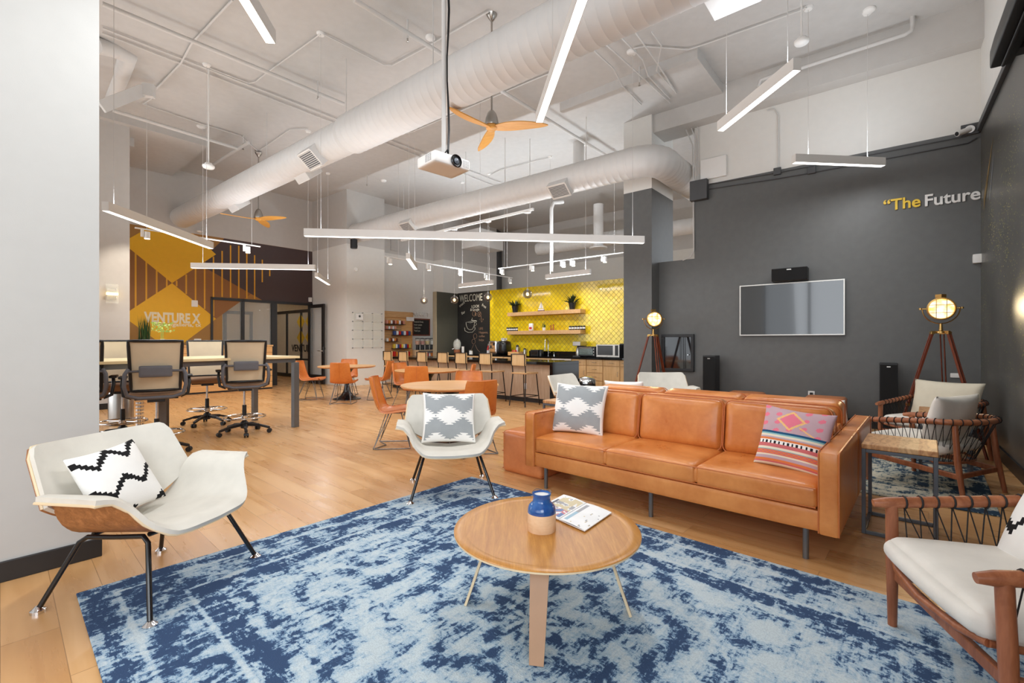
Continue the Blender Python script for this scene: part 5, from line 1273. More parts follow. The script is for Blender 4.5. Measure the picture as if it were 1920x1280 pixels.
for y0, y1, x0, x1, n_, cols, nm in rows:
    qa, qb = mk(x0, y1, .16), mk(x1, y1, .16); dz = (y1 - y0)/F*15.2
    m = MB(); L = (qb - qa).length; m.box(0, L, -.09, .10, -.012, 0); o = m.build('display_shelf', M['rope'], loc=qa, rotz=aK, smooth=0); o.parent = t; o.location = t.matrix_world.inverted() @ qa if False else (Matrix.Rotation(-aK, 4, 'Z') @ (qa - (K1 + dK*a0))); o.rotation_euler = (0, 0, 0)
    for k in range(n_):
        p = qa + (qb - qa) * ((k + .5)/n_); m = MB(); wd = L/n_*.86; m.cushion((0, 0, dz*.5), (wd, .10, dz*rnd.uniform(.85, 1.05)), r=.015, n=3)
        o = m.build('snack_packet', M[cols[k % len(cols)]], loc=(p.x, p.y, qa.z), rotz=aK); tag(o, f'{ORD[k]} snack packet from the left ({CN[cols[k % len(cols)]]}) on the {nm} row of the slatwall display', 'snack', f'snack packets on the {nm} slatwall row')
q = mk(772, 592); text_mesh('MARKET', .20, M['letters'], 'market_lettering', None, .015, mk(772.5, 592, .02), (math.radians(90), 0, aK), 0, .95)
tag(bpy.data.objects['market_lettering'], 'white raised MARKET letters on the wall above the small blackboard', 'sign')
qa, qb = mk(772.5, 629), mk(805.5, 629); wq = (qb-qa).length; hq = 32/F*15.7
t = thing('menu_board', 'small framed blackboard menu on the market wall', 'blackboard', qa, aK)
m = MB()
for bx in ((0, wq, -.03, 0, 0, .04), (0, wq, -.03, 0, hq-.04, hq), (0, .04, -.03, 0, .04, hq-.04), (wq-.04, wq, -.03, 0, .04, hq-.04)): m.box(*bx)
m.build('frame', M['mahog'], t, smooth=0); m = MB(); m.box(.03, wq-.03, -.015, 0, .03, hq-.03); b = m.build('board', M['chalk'], t, smooth=0)
for k, s_ in enumerate(('Snacks & Drinks', 'honor system', 'Candy bars', 'Thank you')): text_mesh(s_, .08, chalkm, 'chalk_lettering', b, .001, (.07, -.017, hq - .14 - k*.10), (math.radians(90), 0, 0), 0, .75)
qa, qb = mk(772, 656, .0), mk(816, 656, .0); wq = (qb-qa).length
t = thing('market_shelf', 'low white-fronted shelf unit under the cereal dispensers', 'shelf', (qa.x, qa.y, 0), aK)
m = MB(); m.box(0, wq, -.36, 0, .0, .45); m.build('base_unit', M['oakh'], t, smooth=0); m = MB(); m.box(0, wq, -.36, 0, .97, 1.0); m.build('shelf_board', M['birch'], t, smooth=0); m = MB(); m.box(0, wq, -.36, 0, .70, .72); m.build('shelf_board', M['birch'], t, smooth=0)
for x_ in (0, wq-.02): m = MB(); m.box(x_, x_+.02, -.34, 0, .45, .97); m.build('side_panel', M['birch'], t, smooth=0)
cer = ['orange', 'red', 'yellowf', 'paper', 'orange']; ct = None
for k in range(5):
    p = qa + dK*(wq*(k+.5)/5) + nK*.18; t = thing('cereal_dispenser', f'{ORD[k]} clear cereal dispenser from the left, black turn base, on the market shelf', 'cereal dispenser', (p.x, p.y, 1.0), aK, 'cereal dispensers in a row on the market shelf')
    m = MB(); m.lathe([(0, 0), (.07, 0), (.06, .02), (.05, .15), (.075, .17), (0, .17)], n=20); m.build('turn_base', M['black'], t); m = MB(); m.lathe([(0, .17), (.075, .17), (.08, .37), (.076, .37), (.07, .18), (0, .18)], n=24); m.build('hopper', M['acrylic'], t, smooth=50); m = MB(); m.lathe([(0, .18), (.068, .18), (.072, .30), (0, .30)], n=20); m.build('cereal', M[cer[k]], t, smooth=50); m = MB(); m.lathe([(0, .37), (.085, .37), (.085, .39), (0, .40)], n=24); m.build('lid', M['black'], t)
for k in range(12):
    p = qa + dK*(wq*(k+.5)/12) + nK*.22; m = MB(); m.cushion((0, 0, .09), (wq/12*.85, .10, .18 if k % 3 else .15), r=.012, n=3); o = m.build('snack_packet', M[['red', 'paper', 'orange', 'red', 'bluef'][k % 5]], loc=(p.x, p.y, .72), rotz=aK); tag(o, f'{ORD[k]} snack packet from the left on the shelf under the cereal dispensers', 'snack', 'snack packets under the cereal dispensers')
# round steel bin and stool by the bar end
q = at(1100, 735, 8.9); t = thing('trash_can', 'round steel lidded trash can at the end of the bar', 'trash can', (q.x, q.y, 0)); m = MB(); m.lathe([(0, 0), (.17, 0), (.17, .46), (.16, .48), (0, .48)], n=32); m.build('bin_body', M['black'], t, smooth=50); m = MB(); m.lathe([(0, .48), (.175, .48), (.17, .55), (.1, .60), (0, .615)], n=32); m.build('lid', M['chrome'], t, smooth=60)
q = at(1066, 735, 8.75); t = thing('trash_can', 'round black trash can against the dark end of the bar', 'trash can', (q.x + .02, q.y, 0)); m = MB(); m.lathe([(0, 0), (.12, 0), (.13, .50), (0, .50)], n=32); m.build('bin_body', M['blackm'], t, smooth=50); m = MB(); m.lathe([(0, .50), (.135, .50), (.13, .56), (.07, .60), (0, .605)], n=32); m.build('lid', M['black'], t, smooth=60)
# ================================================================== ceiling services
def cz(px, py, z): 
    Y = (z - H) * F / (640 - py); return Vector(((px - 960) / F * Y, Y, z))
# ---- round ducts
def duct_pts(a, b, r, step=.125):
    L = (b - a).length; d = (b - a) / L; P = []; R = []; s = 0
    while s < L - .02:
        for ds, k in ((0, 0), (.012, .0035), (.024, 0)): P.append(a + d*(s+ds)); R.append(r + k)
        s += step
    P.append(b); R.append(r); return P, R
ZD = 4.43
d1a = Vector((-8.44, 11.79, ZD)) + Vector((.0, 0, 0)); q, tt = hit(660, d1a, B); q.z = ZD; d1b = q; d1c = d1a - B * 15.4
t = thing('air_duct', 'long thick white spiral duct running from the mural to the top of the frame', 'duct', (0, 0, 0), 0)
m = MB(); P, R = duct_pts(d1a, d1b, .25); m.tube(P, R, 40); m.build('duct_run', M['duct'], t, smooth=30)
m = MB(); P, R = duct_pts(d1b, d1c, .285); m.tube([d1b + B*.12] + P, [.25] + R, 40); m.build('duct_run', M['duct'], t, smooth=30)
for px in (500, 649, 812, 1062):
    q, _ = hit(px, d1a, B); m = MB(); m.cyl((q.x, q.y, ZD + .2), (q.x, q.y, ZC), .007, n=6); m.build('hanger_rod', M['pipe'], t)
Q2 = Vector((1.97, 8.2, 4.40)); CR = Vector((2.43, 7.84, 4.40)); Z2 = 4.40
e0, _ = hit(668, Q2, B); e0.z = Z2; e1 = CR + B * .42; e2 = CR + A * .42
t = thing('air_duct', 'white spiral duct that turns at an elbow in front of the grey pillar', 'duct', (0, 0, 0), 0)
m = MB(); P, R = duct_pts(e0, e1, .262); m.tube(P, R, 40); m.build('duct_run', M['duct'], t, smooth=30)
m = MB(); P = []; R = []
for k in range(25):
    u = k/24; p = (1-u)**2 * e1 + 2*u*(1-u) * CR + u*u * e2; P.append(p); R.append(.264 + (.006 if k % 4 == 0 else 0))
m.tube(P, R, 40); m.build('duct_elbow', M['duct'], t, smooth=30)
m = MB(); P, R = duct_pts(e2, e2 + A * 5.0, .262); m.tube(P, R, 40); m.build('duct_run', M['duct'], t, smooth=30)
for px in (873, 947, 1099):
    q, _ = hit(px, Q2, B); m = MB(); m.cyl((q.x, q.y, Z2 + .2), (q.x, q.y, ZC), .007, n=6); m.build('hanger_rod', M['pipe'], t)
a_ = at(1240, 432, 12.9); m = MB(); P, R = duct_pts(a_ - B*2, a_ + B * 4.2, .21); m.tube(P, R, 32); o = m.build('air_duct', M['duct'], smooth=30); tag(o, 'smaller white duct far behind the grey pillar, seen through the gap', 'duct')
# short vertical duct with grille near the kitchen wall
q = at(1122, 462, 13.2); t = thing('air_duct', 'short vertical round duct with a disc outlet above the kitchen', 'duct', (q.x, q.y, 0)); m = MB(); m.cyl((0, 0, q.z), (0, 0, q.z + 1.2), .14, n=24); m.build('duct_drop', M['duct'], t); m = MB(); m.lathe([(0, 0), (.24, .0), (.25, .04), (.14, .07), (0, .07)], (0, 0, q.z - .06), n=28); m.build('disc_outlet', M['duct'], t)
q = at(1085, 285, 10.1); t = thing('air_duct', 'short branch duct rising to the ceiling above the elbowed duct', 'duct', (q.x, q.y, 0)); m = MB(); m.cyl((0, 0, 4.75), (0, 0, ZC), .12, n=24); m.build('duct_drop', M['duct'], t)
# boot diffusers on the ducts
def vent(label, px, P, z, r, side, w_=.42, h_=.30):
    q, _ = hit(px, P, B); t = thing('air_diffuser', label, 'air vent', (q.x, q.y, z), AA, 'boot diffusers on the round ducts')
    Rm = Matrix.Rotation(math.radians(40) * side, 4, 'Y'); m = MB(); m.M = Rm
    m.box(-.0 - h_/2, h_/2, -w_/2, w_/2, -(r + .075), -r * .72)
    o = m.build('boot', M['duct'], t, smooth=0)
    m = MB(); m.M = Rm; zz = -(r + .085)
    for bx in ((-h_/2, h_/2, -w_/2, -w_/2+.025), (-h_/2, h_/2, w_/2-.025, w_/2), (-h_/2, -h_/2+.025, -w_/2, w_/2), (h_/2-.025, h_/2, -w_/2, w_/2)): m.box(*bx, zz, zz+.012)
    m.build('frame', M['white'], t, smooth=0)
    m = MB(); m.M = Rm
    for k in range(9): x_ = -h_/2 + .035 + k*(h_-.07)/8; m.box(x_-.006, x_+.006, -w_/2+.02, w_/2-.02, zz, zz+.012)
    m.build('louvre', M['pipe'], t, smooth=0); m = MB(); m.M = Rm; m.box(-h_/2+.02, h_/2-.02, -w_/2+.02, w_/2-.02, zz+.0095, zz+.013); m.build('dark_throat', M['slate'], t, smooth=0)
vent('boot diffuser with louvres on the large duct near the step in its diameter', 605, d1a, ZD, .25, 1)
vent('boot diffuser on the underside of the large duct, turned away, left of the louvred one', 560, d1a, ZD, .25, -1)
vent('boot diffuser on the underside of the large duct, nearest the mural', 432, d1a, ZD, .25, -1)
vent('boot diffuser on the elbowed duct, between the fan and the pillar', 1060, Q2, Z2, .262, 1)
vent('boot diffuser on the elbowed duct, above the long linear light', 776, Q2, Z2, .262, 1)
q = Vector((2.75 - .5, 3.93, 4.6)); t = thing('air_diffuser', 'white box outlet at the top edge of the frame beside the large duct', 'air vent', cz(1368, -8, 4.35), AA); m = MB(); m.box(-.25, .25, -.2, .2, 0, .3); m.build('boot', M['duct'], t, smooth=0)

# ---- suspended linear lights
def linear(label, p, q, cords=(.06, .94), canopies=True, w_=.075, h_=.105, power=0):
    fillk = ((3.2 if p[0] > -3.5 else .8) if p[1] > 9 else .72) if p[2] < 3 else (0.9 if p[0] > 1 else .35 if p[0] < -1 else 0.0)
    p = Vector(p); q = Vector(q); L = (q - p).xy.length; d = q - p; ang = math.atan2(d.y, d.x); z = (p.z + q.z)/2
    t = thing('linear_light', label, 'pendant light', (p.x, p.y, z), ang, 'suspended white linear lights')
    m = MB(); m.box(0, L, -w_/2, w_/2, .012, h_); m.box(0, L, -w_/2, -w_/2+.004, 0, .012); m.box(0, L, w_/2-.004, w_/2, 0, .012); m.box(0, .004, -w_/2, w_/2, 0, .012); m.box(L-.004, L, -w_/2, w_/2, 0, .012)
    m.build('housing', M['white'], t, smooth=0)
    m = MB(); m.box(.004, L-.004, -w_/2+.004, w_/2-.004, .0, .010); m.build('diffuser', M['lit'], t, smooth=0)
    for k in cords:
        m = MB(); x_ = L*k; top = ZC - z; m.cyl((x_, 0, h_), (x_, 0, top), .0028, n=5); cd = m.build('cable', M['pipe'], t)
        if canopies: m = MB(); m.lathe([(0, -.03), (.045, -.03), (.06, -.008), (.06, 0), (0, 0)], (x_, 0, top), n=20); m.build('canopy', M['white'], cd)
    if power:
        l = bpy.data.lights.new('linear_light_glow', 'AREA'); l.shape = 'RECTANGLE'; l.size = L * .96; l.size_y = w_; l.energy = power; l.color = (.96, .98, 1)
        o = bpy.data.objects.new('linear_light_glow', l); col.objects.link(o); o.parent = t; o.location = (L/2, 0, -.012)
        l = bpy.data.lights.new('linear_ceiling_fill', 'AREA'); l.shape = 'RECTANGLE'; l.size = L * .96; l.size_y = w_; l.energy = power * fillk + .01; l.color = (.86, .93, 1)  # added fill aimed up to brighten the ceiling, not part of the fixture
        o = bpy.data.objects.new('linear_ceiling_fill', l); col.objects.link(o); o.parent = t; o.location = (L/2, 0, h_ + .012); o.rotation_euler = (math.pi, 0, 0)
    return t
LW_ = 34
a = at(571, 443, 6.5); b = at(1207, 456, 6.97); a.z = b.z = 2.76
linear('very long white linear light hanging across the middle of the hall', a, b, (.045, .5, .965), power=LW_*1.6)
a = at(197, 395, 5.23); b = at(396, 466.4, 7.38); a.z = b.z = 2.76; linear('white linear light running away from the left wall above the high table', a, b, (.06, .94), power=LW_)
a = at(359, 502.5, 9.32); b = at(591.5, 506, 9.56); a.z = b.z = 2.76; linear('white linear light in front of the yellow and brown mural', a, b, (.09, .94), power=LW_)
linear('white linear light cut off by the top of the frame, left of the projector pole', (-1.88, 3.6, 3.6), (-1.60, 1.4, 3.6), (.3, .9), power=LW_)
linear('white linear light cut off by the top of the frame, right of the ceiling fan', (.289, 4.9, 3.6), (.546, 2.51, 3.6), (.3, .9), power=LW_)
linear('short white linear light in front of the beam above the television wall', (2.30, 5.1, 3.6), (2.44, 3.95, 3.6), (.1, .9), power=LW_*.6)
linear('short white linear light hanging in front of the dark wall, above the television', (3.66, 6.0, 3.6), (4.92, 6.12, 3.6), (.16, .82), power=LW_*.6)
a = at(593, 519, 10.6); b = at(617, 534, 12.1); a.z = b.z = 2.76; linear('small white linear light left of the white block wall', a, b, (.1, .9), power=LW_*.6)
a = at(765, 485, 8.27); b = at(779, 505, 9.5); a.z = b.z = 2.76; linear('small white linear light below the long one, in front of the market wall', a, b, (.1, .9), power=LW_*.6)
a = at(861, 539, 12.7); b = at(924, 532, 11.9); a.z = b.z = 2.76; linear('small white linear light above the chalkboard', a, b, (.1, .9), power=LW_*.6)
a = at(1024, 523, 10.95); b = at(1107, 513, 10.1); a.z = b.z = 2.76; linear('small white linear light above the yellow tiled wall', a, b, (.1, .9), power=LW_*.6)

# ---- ceiling fans
def fan(label, hub, rz, proto=None):
    if proto: return dup(proto, hub, rz, label, 'three-bladed wooden ceiling fans')
    t = thing('ceiling_fan', label, 'ceiling fan', hub, rz, 'three-bladed wooden ceiling fans')
    top = ZC - hub[2]
    m = MB(); m.lathe([(0, -.10), (.02, -.09), (.06, -.03), (.075, 0), (0, 0)], (0, 0, top), n=28); m.build('canopy', M['steel'], t, smooth=60)
    m = MB(); m.cyl((0, 0, .18), (0, 0, top - .08), .0125, n=14); m.build('down_rod', M['steel'], t)
    m = MB(); m.lathe([(0, .235), (.03, .23), (.06, .19), (.085, .12), (.095, .05), (.09, .03), (0, .03)], n=32); m.build('motor_housing', M['steel'], t, smooth=60)
    m = MB(); m.lathe([(0, -.035), (.05, -.03), (.075, -.01), (.075, .03), (0, .03)], n=24); m.build('hub', M['fan'], t, smooth=50)
    for k, a in enumerate((-8, 108, -131)):
        m = MB(); Rm = Matrix.Rotation(math.radians(a), 4, 'Z')
        def bl(u, v):
            r = .03 + .72*u; hw = .035 + .047*math.sin(math.pi*min(1, u*1.05)**.8) if u < .97 else .012; hw *= (1 - max(0, (u-.8)/.2)**2.5*.75)
            s_ = 2*v-1; tw = .32*(1-u*.5); return Rm @ Vector((r, s_*hw*math.cos(tw) - .03*math.sin(u*3.1), .008 - s_*hw*math.sin(tw) - .01*u))
        m.sheet(bl, 22, 6, .014, 1); m.build('blade', M['fan'], t, smooth=50)
    return t
f1 = fan('wooden three-bladed ceiling fan in front of the large duct, beside the projector', (-.27, 6.15, 4.12), 0)
fan('wooden three-bladed ceiling fan far at left, above the mural', (-5.79, 10.55, 4.07), math.radians(-6), f1)

# ---- projector
pj = at(832, 309, 4.2); t = thing('projector', 'white ceiling projector hanging on a long pole', 'projector', pj, math.radians(43))
m = MB(); m.cushion((0, 0, 0), (.39, .29, .10), r=.022, n=8); m.build('projector_body', M['white'], t, smooth=40)
m = MB(); m.lathe([(.054, 0), (.058, -.012), (.05, -.02), (.046, -.008), (.03, -.005), (0, -.01)], (.03, -.145, .0), 28, 'y'); l = m.build('lens', M['blackm'], t); m = MB(); m.lathe([(.0, -.02), (.026, -.012)], (.03, -.145, .0), 24, 'y'); m.build('lens_glass', M['slate'], l)
for nm, x0, x1, y_, ax in (('vent_grille', .11, .175, -.1465, 0), ('vent_grille', -.11, .02, 0, 1)):
    m = MB()
    for i in range(5):
        for j in range(6):
            if ax == 0: m.box(x0 + i*.014, x0 + i*.014 + .006, y_, y_+.004, -.03 + j*.011, -.03 + j*.011 + .006)
            else: m.box(-.197, -.193, -.09 + i*.02, -.09 + i*.02 + .007, -.03 + j*.011, -.03 + j*.011 + .006)
    m.build(nm, M['grey'], t, smooth=0)
m = MB(); m.box(-.08, .08, -.07, .07, .05, .075); m.build('mount_plate', M['black'], t, smooth=0, bevel=.01)
m = MB(); m.cyl((0, 0, .075), (0, 0, ZC - pj.z), .021, n=16); m.build('pole', M['pipe'], t)
for sx, am in ((.028, .01), (.036, .014)):
    m = MB(); m.tube([(sx + am*math.sin(k*1.3), -.02, ZC - pj.z - k*.22) for k in range(13)] + [(-.0, -.06, .12), (-.04, -.05, .06)], .006, 6); m.build('cable', M['black'], t)

# ---- pendants over the bar and their bar-shaped canopy
a, b = at(753, 424, 12.9), at(1000, 378, 9.85); a.z = b.z = 4.10; t = thing('pendant_rail', 'white rail of canopies under the elbowed duct, carrying the bar pendants', 'light rail', (0, 0, 0))
m = MB(); m.bar(a, b, .05, .05); m.build('rail', M['white'], t, smooth=0)
for px in (795, 852, 915, 989): q, _ = hit(px, a, (b - a).normalized()); m = MB(); m.lathe([(0, -.05), (.07, -.05), (.08, -.02), (0, -.02)], (q.x, q.y, 4.10), n=20); m.build('canopy', M['white'], t)
for k in (.02, .98): q = a + (b-a)*k; m = MB(); m.cyl(q, (q.x, q.y, ZC), .006, n=6); m.build('hanger_rod', M['pipe'], t)
for px, py, lab in ((795, 563, 'smoky glass globe pendant in front of the market wall'), (852, 562, 'smoky glass globe pendant left of the WELCOME lettering'), (915, 557, 'smoky glass globe pendant at the edge of chalkboard and yellow tiles'), (989, 551, 'smoky glass globe pendant in front of the yellow tiles, nearest the camera')):
    q, _ = hit(px, a, (b - a).normalized()); z = H + (640-py)/F*q.y; t = thing('globe_pendant', lab, 'pendant light', (q.x, q.y, z), 0, 'globe pendants over the bar')
    m = MB(); m.lathe([(.02, .095), (.06, .08), (.09, .04), (.10, 0), (.09, -.045), (.06, -.082), (0, -.10)], n=32); m.build('glass_globe', M['glassdk'], t, smooth=60)
    m = MB(); m.lathe([(0, -.045), (.025, -.03), (.032, 0), (.02, .03), (0, .035)], n=20); m.build('bulb', M['litwarm'], t, smooth=60)
    m = MB(); m.lathe([(0, .03), (.022, .03), (.022, .11), (0, .115)], n=16); m.build('socket', M['steel'], t); m = MB(); m.cyl((0, 0, .11), (0, 0, 4.06 - z), .003, n=5); m.build('cord', M['white'], t)

# ---- track lights
def track(label, p, q, heads, aim, pw):
    d = (q - p).normalized(); t = thing('track_light', label, 'track light', p, math.atan2(d.y, d.x)); L = (q-p).xy.length
    m = MB(); m.box(0, L, -.018, .018, 0, .022); m.build('track', M['white'], t, smooth=0)
    for k in (.08, .92): m = MB(); m.cyl((L*k, 0, .02), (L*k, 0, ZC - p.z), .004, n=5); m.build('hanger_rod', M['pipe'], t)
    for i, px in enumerate(heads):
        _, s_ = hit(px, p, d); hd = MB(); hd.box(s_-.06, s_-.02, -.02, .02, -.13, 0); o = hd.build('track_adapter', M['white'], t, smooth=0)
        hd = MB(); hd.cyl((s_+.03, 0, -.155), (s_+.03, 0, -.03), .045, n=20); o = hd.build('spot_head', M['white'], t)
        hd = MB(); hd.cyl((s_+.03, 0, -.160), (s_+.03, 0, -.156), .04, n=20); hd.build('spot_lens', M['spot'], o)
        if pw:
            l = bpy.data.lights.new('spot', 'SPOT'); l.energy = pw; l.spot_size = math.radians(75); l.spot_blend = .7; l.shadow_soft_size = .04; l.color = (1, .90, .76)
            so = bpy.data.objects.new('track_spot', l); col.objects.link(so); P_ = p + d*(s_+.03) + Vector((0, 0, -.18)); so.location = P_; tg = P_ + aim; so.rotation_euler = (tg - P_).to_track_quat('-Z', 'Y').to_euler()
a, b = at(935, 503, 12.5), at(1175, 478, 10.2); a.z = b.z = 3.24
track('white track of spot heads in front of the yellow tiled wall', a, b, (941, 997, 1055, 1073, 1132), Vector((A.x*.7, A.y*.7, -1.3)), 24)
a, b = at(722, 477, 10.8), at(960, 519, 14.5); a.z = b.z = 3.26
track('white track of spot heads along the market wall and the chalkboard', a, b, (730, 803, 862, 911, 956), Vector((-B.x*-.4, -B.y*-.4, -1.0)), 70)
a, b = at(253, 428, 8.25), at(488, 463, 9.9); a.z = b.z = 3.3
track('white track with two spot heads in front of the mural', a, b, (272, 462), Vector((B.x*.9, B.y*.9, -.55)), 60)

# ---- pipes and conduits on the ceiling
def conduit(label, pts, z, r, nm='ceiling_conduit', cat='conduit', lift=0):
    m = MB(); m.tube([cz(x, y, z) for x, y in pts], r, 8); o = m.build(nm, M['pipe'], smooth=50); return tag(o, label, cat)
conduit('sprinkler pipe crossing the ceiling from the top left corner to the large duct', [(192, 7), (645, 195)], 5.46, .03, 'sprinkler_pipe', 'pipe')
conduit('sprinkler pipe running from the top of the frame behind the ceiling fan to the pillar', [(664, 0), (1160, 306)], 5.44, .03, 'sprinkler_pipe', 'pipe')
conduit('upper of the two close parallel conduits at the upper left', [(192, 52), (625, 221), (712, 256), (939, 343)], 5.6, .012)
conduit('lower of the two close parallel conduits at the upper left', [(192, 62), (625, 230), (712, 264), (930, 350)], 5.6, .012)
conduit('sprinkler pipe at far left near the grey pier', [(212, 207), (448, 279)], 5.36, .035, 'sprinkler_pipe', 'pipe')
conduit('short sprinkler branch crossing the far left pipe', [(400, 308), (466, 267)], 5.36, .03, 'sprinkler_pipe', 'pipe')
conduit('bent conduit between two light canopies at upper left', [(391, 127), (467, 156), (480, 153), (497, 139), (601, 64)], 5.6, .01)
conduit('bent conduit from a light canopy towards the ceiling fan', [(607, 64), (720, 122), (735, 123), (798, 89), (916, 22)], 5.6, .01)
conduit('conduit falling from the top of the frame past the sprinkler pipe at left', [(436, 0), (359, 82), (339, 119), (292, 168)], 5.6, .014)
conduit('bent conduit at far left leading to the far ceiling fan', [(285, 185), (268, 195), (376, 232), (450, 254), (482, 282)], 5.6, .01)
conduit('conduit from the far ceiling fan up to the large duct', [(488, 281), (544, 243), (578, 242)], 5.6, .01)
conduit('thin conduit under the large duct, left of the fan pole', [(680, 277), (697, 276), (720, 262), (776, 246), (1000, 150), (1030, 138)], 5.6, .01)
conduit('conduit on the ceiling over the elbowed duct', [(915, 330), (940, 318), (1035, 294)], 5.6, .01)
conduit('conduit with an offset bend nearest the pillar', [(1104, 86), (1150, 128), (1167, 161), (1202, 196)], 5.44, .012)
conduit('straight conduit passing the round canopy right of the large duct', [(1129, 77), (1187, 129), (1257, 193)], 5.44, .012)
conduit('conduit second from the right, bending towards the grey box', [(1159, 64), (1205, 112), (1215, 142), (1256, 185)], 5.44, .010)
conduit('rightmost of the bent conduits above the pillar', [(1191, 60), (1232, 118), (1268, 175)], 5.44, .012)
conduit('angled conduit crossing the soffit corner', [(1222, 60), (1240, 85), (1231, 133), (1266, 172)], 5.44, .010)
conduit('long thin conduit to the canopy of the light above the television', [(1188, 91), (1208, 87), (1290, 93), (1322, 83), (1500, 20), (1512, 14)], 5.6, .010)
for P0c, off, lab in ((1262, 0, 'left of the vertical conduits at the pillar gap'), (1290, .0, 'middle of the vertical conduits at the pillar gap'), (1299, 0, 'vertical conduit at the end of the television wall')):
    pass
TWm = C0 - A*.0
def ontv(px, py, off=.0): return hitp(px, py, C0 - A*off, B)
def wallpipe(label, pts, off, r, mat, nm='wall_conduit', cat='conduit'):
    m = MB(); m.tube([ontv(x, y, off) for x, y in pts], r, 8); o = m.build(nm, mat, smooth=50); return tag(o, label, cat)
wallpipe('leftmost white conduit running down beside the pillar gap to the grey box', [(1281, 232), (1299, 272), (1300, 340)], .03, .012, M['pipe'])
wallpipe('white conduit running down to the grey box, second from the left', [(1290, 225), (1305, 262), (1305.5, 340)], .03, .010, M['pipe'])
wallpipe('white conduit running down to the grey box, third from the left', [(1298, 222), (1309, 242), (1309, 340)], .03, .010, M['pipe'])
wallpipe('white conduit framing the gap beside the pillar, below the grey box', [(1300, 376), (1301, 470), (1294, 482), (1280, 488)], .02, .012, M['pipe'])
wallpipe('thin conduit loop on the white wall, left of the linear light', [(1438, 207), (1452, 205), (1459, 215), (1459, 314)], .02, .010, M['pipe'])
wallpipe('upper dark conduit along the top of the charcoal wall', [(1330, 345), (1455, 324), (1600, 296), (1812, 255)], .02, .009, M['pipedark'])
wallpipe('lower dark conduit along the top of the charcoal wall', [(1330, 354), (1450, 336), (1520, 324), (1700, 290), (1815, 268), (1832, 258)], .02, .009, M['pipedark'])
wallpipe('sprinkler pipe in front of the beam over the television wall', [(1422, 162), (1426, 150), (1436, 146), (1497, 129), (1696, 65), (1708, 58), (1711, 48), (1711, 0)], .42, .028, M['pipe'], 'sprinkler_pipe', 'pipe')
def wbox(label, px0, px1, py0, py1, dep, mat, nm, cat, off=0, bevel=.006):
    a, b = ontv(px1, py1, off), ontv(px0, py1, off); zt = ontv(px1, py0, off).z; m = MB(); m.box(0, (b-a).xy.length, 0, dep, 0, zt - a.z)
    o = m.build(nm, mat, loc=a, rotz=AB, smooth=0, bevel=bevel); return tag(o, label, cat)
wbox('dark grey junction box at the corner of the charcoal wall, with conduits above', 1297, 1329, 337, 374, .12, M['pipedark'], 'junction_box', 'electrical box')
wbox('small dark junction box below the white conduit loop', 1451, 1465, 314, 327, .05, M['pipedark'], 'junction_box', 'electrical box')
wbox('small dark junction box behind the linear light', 1515, 1530, 312, 325, .05, M['pipedark'], 'junction_box', 'electrical box')
wbox('flat white rectangular panel on the white wall above the grey box', 1315, 1363, 291, 330, .05, M['white'], 'wireless_panel', 'wall panel')

# ---- sprinkler heads, smoke detectors, hung sensors
def ceil_disc(label, px, py, r, z=ZC, nm='smoke_detector', cat='smoke detector', h=.04, grp='round white ceiling discs'):
    q = cz(px, py, z); m = MB(); m.lathe([(0, -h), (r*.7, -h), (r, -h*.5), (r, 0), (0, 0)], n=24); o = m.build(nm, M['white'], loc=q, smooth=50); tag(o, label, cat, grp)
ceil_disc('round ceiling disc at the top right, over the white wall', 1630, 17, .07); ceil_disc('round canopy on the ceiling to the right of the large duct', 1184, 96, .07); ceil_disc('round ceiling disc left of the projector pole', 807, 69, .07)
ceil_disc('octagonal ceiling box near the far left sprinkler pipe', 376, 236, .07); ceil_disc('ceiling box beyond the large duct, above the long light', 719, 338, .08, nm='ceiling_box', cat='ceiling box')
for px, py, lab in ((764, 72, 'sprinkler head left of the projector pole'), (596, 180, 'sprinkler head at left, by the large duct'), (1199, 155, 'sprinkler head above the pillar'), (456, 276, 'sprinkler head on the far left branch'), (688, 345, 'sprinkler head beyond the large duct')):
    q = cz(px, py, 5.38); t = thing('fire_sprinkler', lab, 'sprinkler', q); m = MB(); m.cyl((0, 0, 0), (0, 0, ZC - q.z), .012, n=8); m.build('drop_pipe', M['pipe'], t); m = MB(); m.lathe([(0, -.05), (.02, -.048), (.02, -.042), (.006, -.035), (.012, -.01), (.012, 0), (0, 0)], n=12); m.build('nozzle', M['steel'], t)
for px, pyt, pyb, lab, zt in ((391, 126, 312, 'white hanging sensor puck on a rod at upper left', ZC), (1503, -10, 78, 'white hanging sensor puck on a rod at upper right', ZC)):
    q = cz(px, pyt, zt); z = H + (640 - pyb)/F*q.y; t = thing('hanging_sensor', lab, 'sensor', (q.x, q.y, z), 0, 'white sensor pucks hung on rods'); m = MB(); m.lathe([(0, -.035), (.07, -.03), (.085, -.01), (.085, .012), (.06, .02), (.05, .05), (0, .05)], n=28); m.build('sensor_puck', M['white'], t, smooth=50); m = MB(); m.cyl((0, 0, .05), (0, 0, ZC - z), .011, n=10); m.build('rod', M['white'], t)
